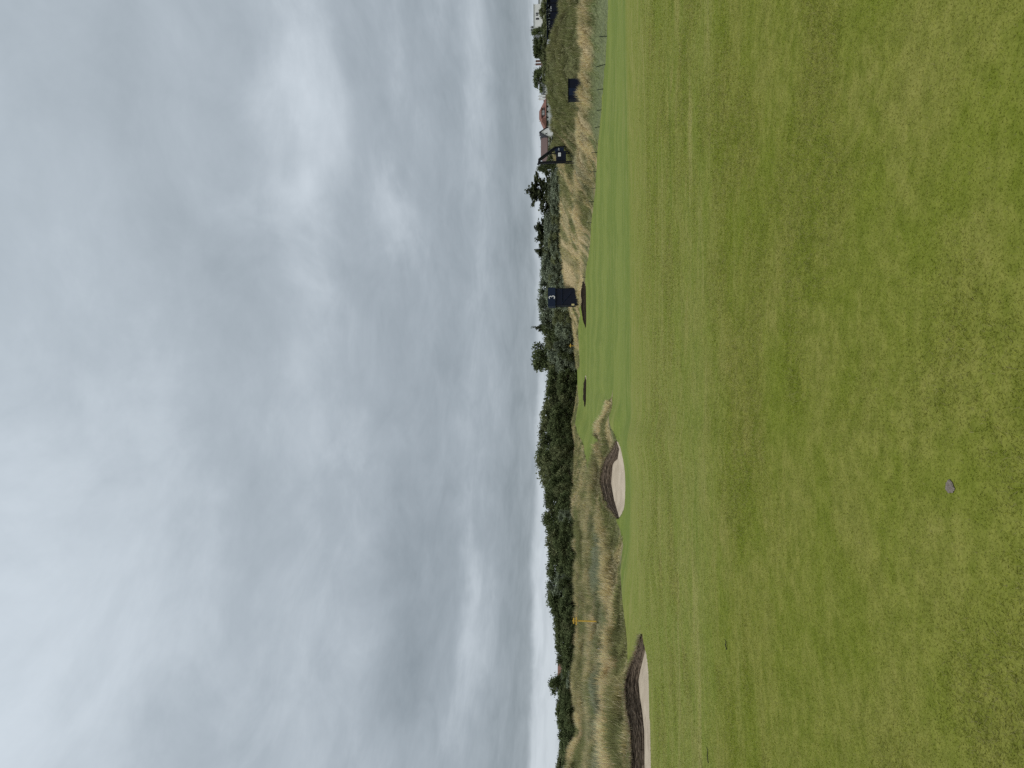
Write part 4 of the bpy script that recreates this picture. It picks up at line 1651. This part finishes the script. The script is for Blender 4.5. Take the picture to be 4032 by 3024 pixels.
def platform():
    Y = range_where(621, 567.0, 124, 150)
    root = empty('camera_platform', (0, 0, 0))
    g0 = min(gz(607, Y), gz(622, Y))
    zbox0, zbox1 = Zv(565.9, Y), Zv(556.0, Y)
    MB().box(X(607.6, Y), X(617.7, Y), Y, Y + 1.2, zbox0, zbox1).build('cabin', NAVY, root)
    MB().box(X(617.75, Y), X(621.6, Y), Y + 0.1, Y + 1.1, Zv(563.8, Y), Zv(554.7, Y)).build('side_panel', NAVYB, root)
    MB().box(X(605.5, Y), X(607.8, Y), Y - 0.15, Y + 0.25, Zv(566.0, Y), Zv(537.9, Y)).build('mast', BLACKM, root)
    MB().box(X(604.9, Y), X(605.8, Y), Y - 0.1, Y + 0.2, Zv(539.5, Y), Zv(537.1, Y)).build('mast_head', BLACKM, root)
    MB().box(X(605.4, Y), X(610.6, Y), Y - 0.1, Y + 0.2, Zv(540.1, Y), Zv(538.2, Y)).build('top_bar', BLACKM, root)
    a, b = (X(610.3, Y), Y + 0.05, Zv(539.2, Y)), (X(622.0, Y), Y + 0.05, Zv(555.4, Y))
    MB().tube([a, b], 0.19, 6).build('strut', BLACKM, root)
    MB().tube([(X(610.3, Y), Y + 1.1, a[2]), (X(622.0, Y), Y + 1.1, b[2])], 0.12, 6).build('strut', BLACKM, root)
    MB().tube([b, (X(622.6, Y), Y + 0.05, min(Zv(566.9, Y), gz(622.6, Y)) - 0.3)], 0.12, 6).build('leg', BLACKM, root)
    MB().tube([(X(615.5, Y), Y + 0.1, zbox1), (X(615.5, Y), Y + 0.1, Zv(546.8, Y))], 0.09, 6).build('prop', BLACKM, root)
    for u in (607.2, 617.2):
        for y in (Y + 0.15, Y + 1.1):
            MB().tube([(X(u, Y), y, g0 - 0.6), (X(u, Y), y, zbox0 + 0.02)], 0.11, 6).build('leg', BLACKM, root)
    s = MB().box(X(612.4, Y), X(616.1, Y), Y - 0.05, Y - 0.002, Zv(560.8, Y), Zv(558.2, Y)).build('notice', WHITEP, root)
    MB().box(X(613.3, Y), X(615.2, Y), Y - 0.056, Y - 0.051, Zv(560.2, Y), Zv(558.8, Y)).build('notice_print', GREYP, s)
    # pale lettering mark on the side panel
    m = MB()
    xs = [X(618.3 + 0.5 * k, Y) for k in range(7)]
    za, zb_ = Zv(559.6, Y), Zv(558.5, Y)
    for k in range(5):
        p0, p1 = (xs[k], za if k % 2 else zb_), (xs[k + 1], zb_ if k % 2 else za)
        m.prism([(p0[0], p0[1]), (p1[0], p1[1]), (p1[0], p1[1] + 0.09), (p0[0], p0[1] + 0.09)], Y + 0.05, Y + 0.095)
    m.build('emblem', GREYP, root)
    tag(root, 'navy box platform with tall mast and sloping strut on the right dune', 'platform')


def navy_hut():
    Y = 103.5
    root = empty('equipment_hut', (0, 0, 0))
    x0, x1 = X(669.6, Y), X(690.0, Y)
    zb = min(gz(667, Y), gz(690, Y)) - 0.3
    zt = Zv(568.6, Y)
    MB().box(x0, x1, Y, Y + 1.2, zb, zt).build('wall', NAVY, root)
    MB().box(x0 - 0.06, x1 + 0.06, Y - 0.08, Y + 1.3, zt + 0.003, zt + 0.10).build('roof', BLACKM, root)
    MB().box(X(673.0, Y), X(680.5, Y), Y - 0.05, Y - 0.002, zb + 0.4, zt - 0.06).build('door', NAVYB, root)
    tag(root, 'long low navy hut half hidden behind the golden ridge', 'hut')


def stand():
    Y = 152.0
    root = empty('spectator_stand', (0, 0, 0))
    zb = min(gz(732, Y), gz(766, Y)) - 1
    z0, z1, z2 = Zv(550.3, Y), Zv(547.3, Y), Zv(546.8, Y)
    x0, x1 = X(731.6, Y), X(800, Y)
    MB().box(x0, x1, Y, Y + 6, zb, z0).build('cloth_skirt', NAVY, root)
    MB().box(x0, x1, Y + 1.0, Y + 6, z0 + 0.003, z1).build('back_wall', BLACKM, root)
    MB().box(x0 - 0.2, x1, Y - 0.3, Y + 6.2, z1 + 0.003, z2).build('roof', NAVYB, root)
    Yp = Y + 0.9
    for a, b, top, bot in ((742.0, 743.1, 547.8, 550.0), (743.9, 746.6, 547.7, 549.2), (747.3, 748.9, 547.8, 550.0), (749.7, 752.2, 547.6, 550.0),
                           (753.0, 754.3, 547.6, 550.0), (755.6, 757.4, 547.6, 548.6), (758.0, 759.2, 547.5, 551.4), (760.6, 761.4, 547.5, 551.5), (762.0, 763.2, 547.6, 551.3), (765.6, 767.4, 547.4, 548.4)):
        yy = Yp if bot < 550.3 else Y - 0.06
        zt_, zb_ = Zv(top, Y), Zv(bot, Y)
        if bot >= 550.3:
            MB().box(X(a, Y), X(b, Y), Y - 0.06, Y - 0.002, zb_, z0 - 0.05).build('white_panel', GREYP, root)
            zb_ = z0 + 0.02
        MB().box(X(a, Y), X(b, Y), Yp - 0.06, Yp + 0.04, zb_, zt_).build('white_panel', GREYP, root)
    k = 0
    for u in (731.9, 741.3, 749.3, 757.8, 766.2):
        MB().box(X(u, Y), X(u, Y) + 0.12, Y - 0.12, Y + 0.0, zb, z1).build('post', BLACKM, root)
    tag(root, 'navy covered stand with a row of pale panels behind the right dune', 'stand')
    Yb = 150.0
    b = empty('banner', (0, 0, 0))
    pts = [(X(726.2, Yb), Zv(553.2, Yb) - 0.5), (X(730.9, Yb), Zv(552.6, Yb) - 0.5), (X(730.6, Yb), Zv(548.6, Yb)), (X(729.6, Yb), Zv(547.5, Yb)), (X(725.9, Yb), Zv(547.4, Yb))]
    MB().prism(pts, Yb, Yb + 0.08).build('border', GREYP, b)
    cx, cz = sum(p[0] for p in pts) / 5, sum(p[1] for p in pts) / 5
    MB().prism([(cx + (p[0] - cx) * 0.78, cz + (p[1] - cz) * 0.78) for p in pts], Yb - 0.03, Yb - 0.002).build('field', NAVYB, b)
    m = MB()
    ex, ez, s = X(728.4, Yb), Zv(549.6, Yb), 0.19
    for q in ((-s, s, s - .1, s), (-s, s, -s, -s + .1), (-s, -s + .1, -s + .1, s - .1), (s - .1, s, -s + .1, s - .1)):
        m.box(ex + q[0], ex + q[1], Yb - 0.06, Yb - 0.032, ez + q[2], ez + q[3])
    m.build('emblem', WHITEP, b)
    zg = gz(728, Yb) - 0.4
    for u in (726.4, 730.4):
        MB().tube([(X(u, Yb), Yb + 0.15, zg), (X(u, Yb), Yb + 0.15, Zv(547.8, Yb))], 0.05, 6).build('pole', BLACKM, b)
    tag(b, 'navy banner with pale border and white emblem at the end of the stand', 'banner')


def sign_post(u, D, v_top, v_base, label, arms):
    Y = float(at_range(u, HORIZON, D)[1])
    x = X(u, Y)
    zb, zt = Zv(v_base, Y), Zv(v_top, Y)
    zg = gz(u, Y)
    root = empty('sign_post', (x, Y, min(zg, zb)))
    o = np.array((x, Y, min(zg, zb)))
    t = 0.055
    MB().box(-t, t, -t, t, -0.3, zt - o[2]).build('post', YELLOW, root)
    for (u0, u1, v0, v1) in arms:
        MB().box(X(u0, Y) - x, X(u1, Y) - x, -t - 0.05, -t - 0.002, Zv(v1, Y) - o[2], Zv(v0, Y) - o[2]).build('board', YELLOW, root)
    tag(root, label, 'sign')


tower_three()
platform()
navy_hut()
stand()
sign_post(147.0, 71, 572.5, 592.6, 'yellow sign post with two crossing boards on the left dune', [(144.3, 150.1, 573.0, 574.3), (143.1, 150.8, 575.6, 576.9)])
sign_post(422.2, 206, 569.0, 576.5, 'small distant yellow sign post in front of the tree belt', [(420.8, 424.2, 570.0, 570.9)])

# ------------------------------------------------------------------ rope stakes
STAKE = plain('stake_green', (0.016, 0.026, 0.018), 0.6, 0.2)
ROPE = plain('rope', (0.24, 0.27, 0.20), 0.9, 0.1)
STK = [(730.7, 92, 600.0, 606.9, 0), (703.0, 98, 595.3, 603.6, 2.4), (678.3, 104, 596.6, 602.4, 0.6), (657.7, 110, 595.6, 600.2, 0.8), (640.9, 114, 592.7, 597.8, 1.0), (615.0, 118, 591.2, 596.9, -0.4),
       (596.0, 122, 589.9, 596.3, 0), (579.7, 128, 590.6, 594.7, 0.3), (566.0, 133, 588.7, 594.0, -0.3), (545.0, 142, 585.9, 590.8, 0), (521.0, 155, 586.3, 590.0, 0), (503.0, 166, 583.0, 586.9, 0),
       (490.5, 172, 581.7, 585.2, 0), (485.8, 175.5, 581.6, 584.6, 0.2)]
ORD = ['first', 'second', 'third', 'fourth', 'fifth', 'sixth', 'seventh', 'eighth', 'ninth', 'tenth', 'eleventh', 'twelfth', 'thirteenth', 'fourteenth']
tops = []
for i, (u, D, vt, vb, lean) in enumerate(STK):
    D = D - 0.6
    x, y, z = (float(q) for q in on_ground(u, D))
    h = (vb - vt) * D / FPX
    dx = -lean * D / FPX
    r = 0.035 + 0.02 * (D / 120)
    m = MB().tube([(0, 0, -0.25), (dx * 0.5, 0, h * 0.5), (dx, 0, h)], r, 6, r * 0.9)
    o = m.build('rope_stake', STAKE)
    o.location = (x, y, z)
    tag(o, 'thin dark rope stake, %s from the right along the fairway edge' % ORD[i], 'stake', 'rope stakes along the fairway edge')
    tops.append((x + dx, y, z + h * 0.93))
m = MB()
end = Vector(tops[0]) + (Vector(tops[0]) - Vector(tops[1])) * 1.6
end.z = tops[0][2] - 0.1
line = [tuple(end)] + tops
for a, b in zip(line, line[1:]):
    a, b = Vector(a), Vector(b)
    sag = 0.42
    m.tube([a.lerp(b, t) + Vector((0, 0, -4 * sag * t * (1 - t))) for t in np.linspace(0, 1, 11)], 0.014, 4)
tag(m.build('boundary_rope', ROPE), 'thin sagging rope strung along the stakes at the fairway edge', 'rope')

# pale stakes and wire in the left dunes
for u, D, vt, vb, lb in ((40.5, 52, 600.5, 609.6, 'pale thin wire stake in the grey-green hollow on the left'),
                         (120.0, 58, 597.5, 603.8, 'short pale wire stake in the left dunes below the yellow sign')):
    x, y, z = (float(q) for q in on_ground(u, D))
    zt = float(at_range(u, vt, D)[2])
    o = MB().tube([(0, 0, -0.3), (0, 0, max(0.7, zt - z))], 0.03, 6).build('wire_stake', plain('grey_timber', (0.42, 0.40, 0.34), 0.9, 0.2))
    o.location = (x, y, z)
    tag(o, lb, 'stake')
    e = on_ground(u - 22 if u > 100 else u - 36, D - 9)
    a, b = Vector((x, y, z + max(0.65, zt - z - 0.05))), Vector((float(e[0]), float(e[1]), float(e[2]) + 0.75))
    w = MB().tube([a.lerp(b, t) + Vector((0, 0, -1.2 * t * (1 - t))) for t in np.linspace(0, 1, 9)], 0.012, 4).build('fence_wire', plain('pale_rope', (0.5, 0.48, 0.38), 0.9, 0.1))
    tag(w, 'slack pale wire running from the %s' % ('stake in the grey-green hollow' if u < 100 else 'stake below the yellow sign'), 'wire')

# ------------------------------------------------------------------ gorse and small shrubs on the dunes
FLOWER = plain('gorse_flower', (0.62, 0.48, 0.03), 0.8, 0.2, 4.0)


def shrub(u, D, wpx, hpx, label, flowers, seed, kind='gorse'):
    rg = np.random.default_rng(seed)
    x, y, z = (float(q) for q in on_ground(u, D))
    w, h = wpx * D / FPX, hpx * D / FPX
    root = empty('gorse_bush', (x, y, z))
    n = 700
    p = rg.normal(size=(n, 3))
    p /= np.linalg.norm(p, axis=1, keepdims=True)
    p *= rg.uniform(0.3, 1.0, (n, 1)) ** 0.5
    p *= 0.8 + 0.35 * np.sin(p[:, :1] * 5 + seed) * np.cos(p[:, 1:2] * 4)
    p = p * [w / 2, w / 2, h * 0.62] + [0, 0, h * 0.45]
    p = p[p[:, 2] > 0]
    c = leaf_cloud('foliage', p, 0.14 * D / 50, LEAF[kind], seed)
    c.parent = root
    if flowers:
        q = p[(p[:, 2] > h * 0.5) & (rg.random(len(p)) < 0.5)][:flowers] * 1.05
        f = leaf_cloud('flowers', q, 0.13 * D / 50, FLOWER, seed + 3)
        f.parent = root
    st = MB()
    for k in range(4):
        a = rg.uniform(0, 6.28)
        st.tube([(0, 0, -0.1), (math.cos(a) * w * 0.25, math.sin(a) * w * 0.25, h * 0.6)], 0.03, 5, 0.012)
    st.build('stem', BARK, root)
    tag(root, label, 'bush')


shrub(45, 55, 15, 8, 'yellow flowering gorse bush in the left hollow', 120, 301)
shrub(58, 57, 9, 5, 'small yellow flowering gorse bush right of the larger one in the left hollow', 60, 302)
shrub(84, 60, 7, 6, 'single dark green bush on the left dune face', 0, 303, 'dark')
shrub(114, 66, 10, 3.5, 'yellowish low gorse clump under the left skyline dune', 50, 304)
shrub(656, 119, 6, 3, 'small bright yellow gorse clump below the tall right dune', 70, 305)
shrub(634, 127, 7, 3.5, 'dark gorse clump right of the navy platform', 10, 306)

# ------------------------------------------------------------------ small things on the turf
def divot():
    D = 3.42
    p = at_range(293.0, 950.8, D)
    # meet the ground along the sight line
    dr = pix_dir(281.0, 950.8)
    t = 0.5
    for _ in range(4000):
        t += 0.001
        q = (dr[0] * t, dr[1] * t, EYE + dr[2] * t)
        if q[2] < float(ground_z(q[0], q[1])):
            break
    x, y = float(q[0]), float(q[1])
    z = float(ground_z(x, y))
    rg = np.random.default_rng(5)
    n = 40
    m = MB()
    ring = []
    rings = []
    for rr, zz in ((1.0, 0.0), (0.85, 0.004), (0.5, 0.0035), (0.2, 0.004)):
        row = []
        for k in range(n):
            a = 2 * math.pi * k / n
            wob = 1 + (0.10 * math.sin(a * 3 + 1) + 0.07 * math.sin(a * 7) + rg.uniform(-0.05, 0.05)) * (rr > 0.6)
            row.append((0.029 * rr * wob * math.cos(a), 0.037 * rr * wob * math.sin(a), zz + rg.uniform(-0.0012, 0.0012)))
        rings.append(row)
    for row in rings:
        m.v += row
    for j in range(3):
        for k in range(n):
            k2 = (k + 1) % n
            m.f.append([j * n + k, j * n + k2, (j + 1) * n + k2, (j + 1) * n + k])
    m.f.append([3 * n + k for k in range(n)])
    mm, g, b = new_mat('divot_sand')
    geo = g.node('ShaderNodeNewGeometry')
    c = g.mix(g.smooth(g.noise(geo.outputs['Position'], 220.0, 4, 0.7), 0.3, 0.7), (0.10, 0.085, 0.07), (0.235, 0.20, 0.17))
    g.link(c, b.inputs['Base Color'])
    b.inputs['Roughness'].default_value = 0.95
    o = m.build('divot_plug', mm)
    o.location = (x, y, z + 0.004)
    tag(o, 'small round brown sand plug filling a divot in the near turf', 'divot')


def twig(u, v, ln, label, rz):
    x, y, z = hit_ground(u, v)
    m = MB().tube([(-ln / 2, 0, 0.012), (-ln * 0.1, 0.006, 0.022), (ln * 0.3, -0.004, 0.018), (ln / 2, 0.01, 0.03)], 0.007, 6, 0.004)
    m.tube([(-ln * 0.1, 0.006, 0.022), (0.0, 0.02, 0.03)], 0.004, 5, 0.002)
    o = m.build('twig', plain('wet_twig', (0.012, 0.011, 0.009), 0.7, 0.2))
    o.location = (x, y, z)
    o.rotation_euler = (0, 0, rz)
    tag(o, label, 'twig')


divot()
twig(123.5, 727.5, 0.12, 'short dark twig lying at the edge of the mown band', 0.2)
twig(13.0, 709.0, 0.22, 'dark twig lying on the turf near the left edge', 0.05)
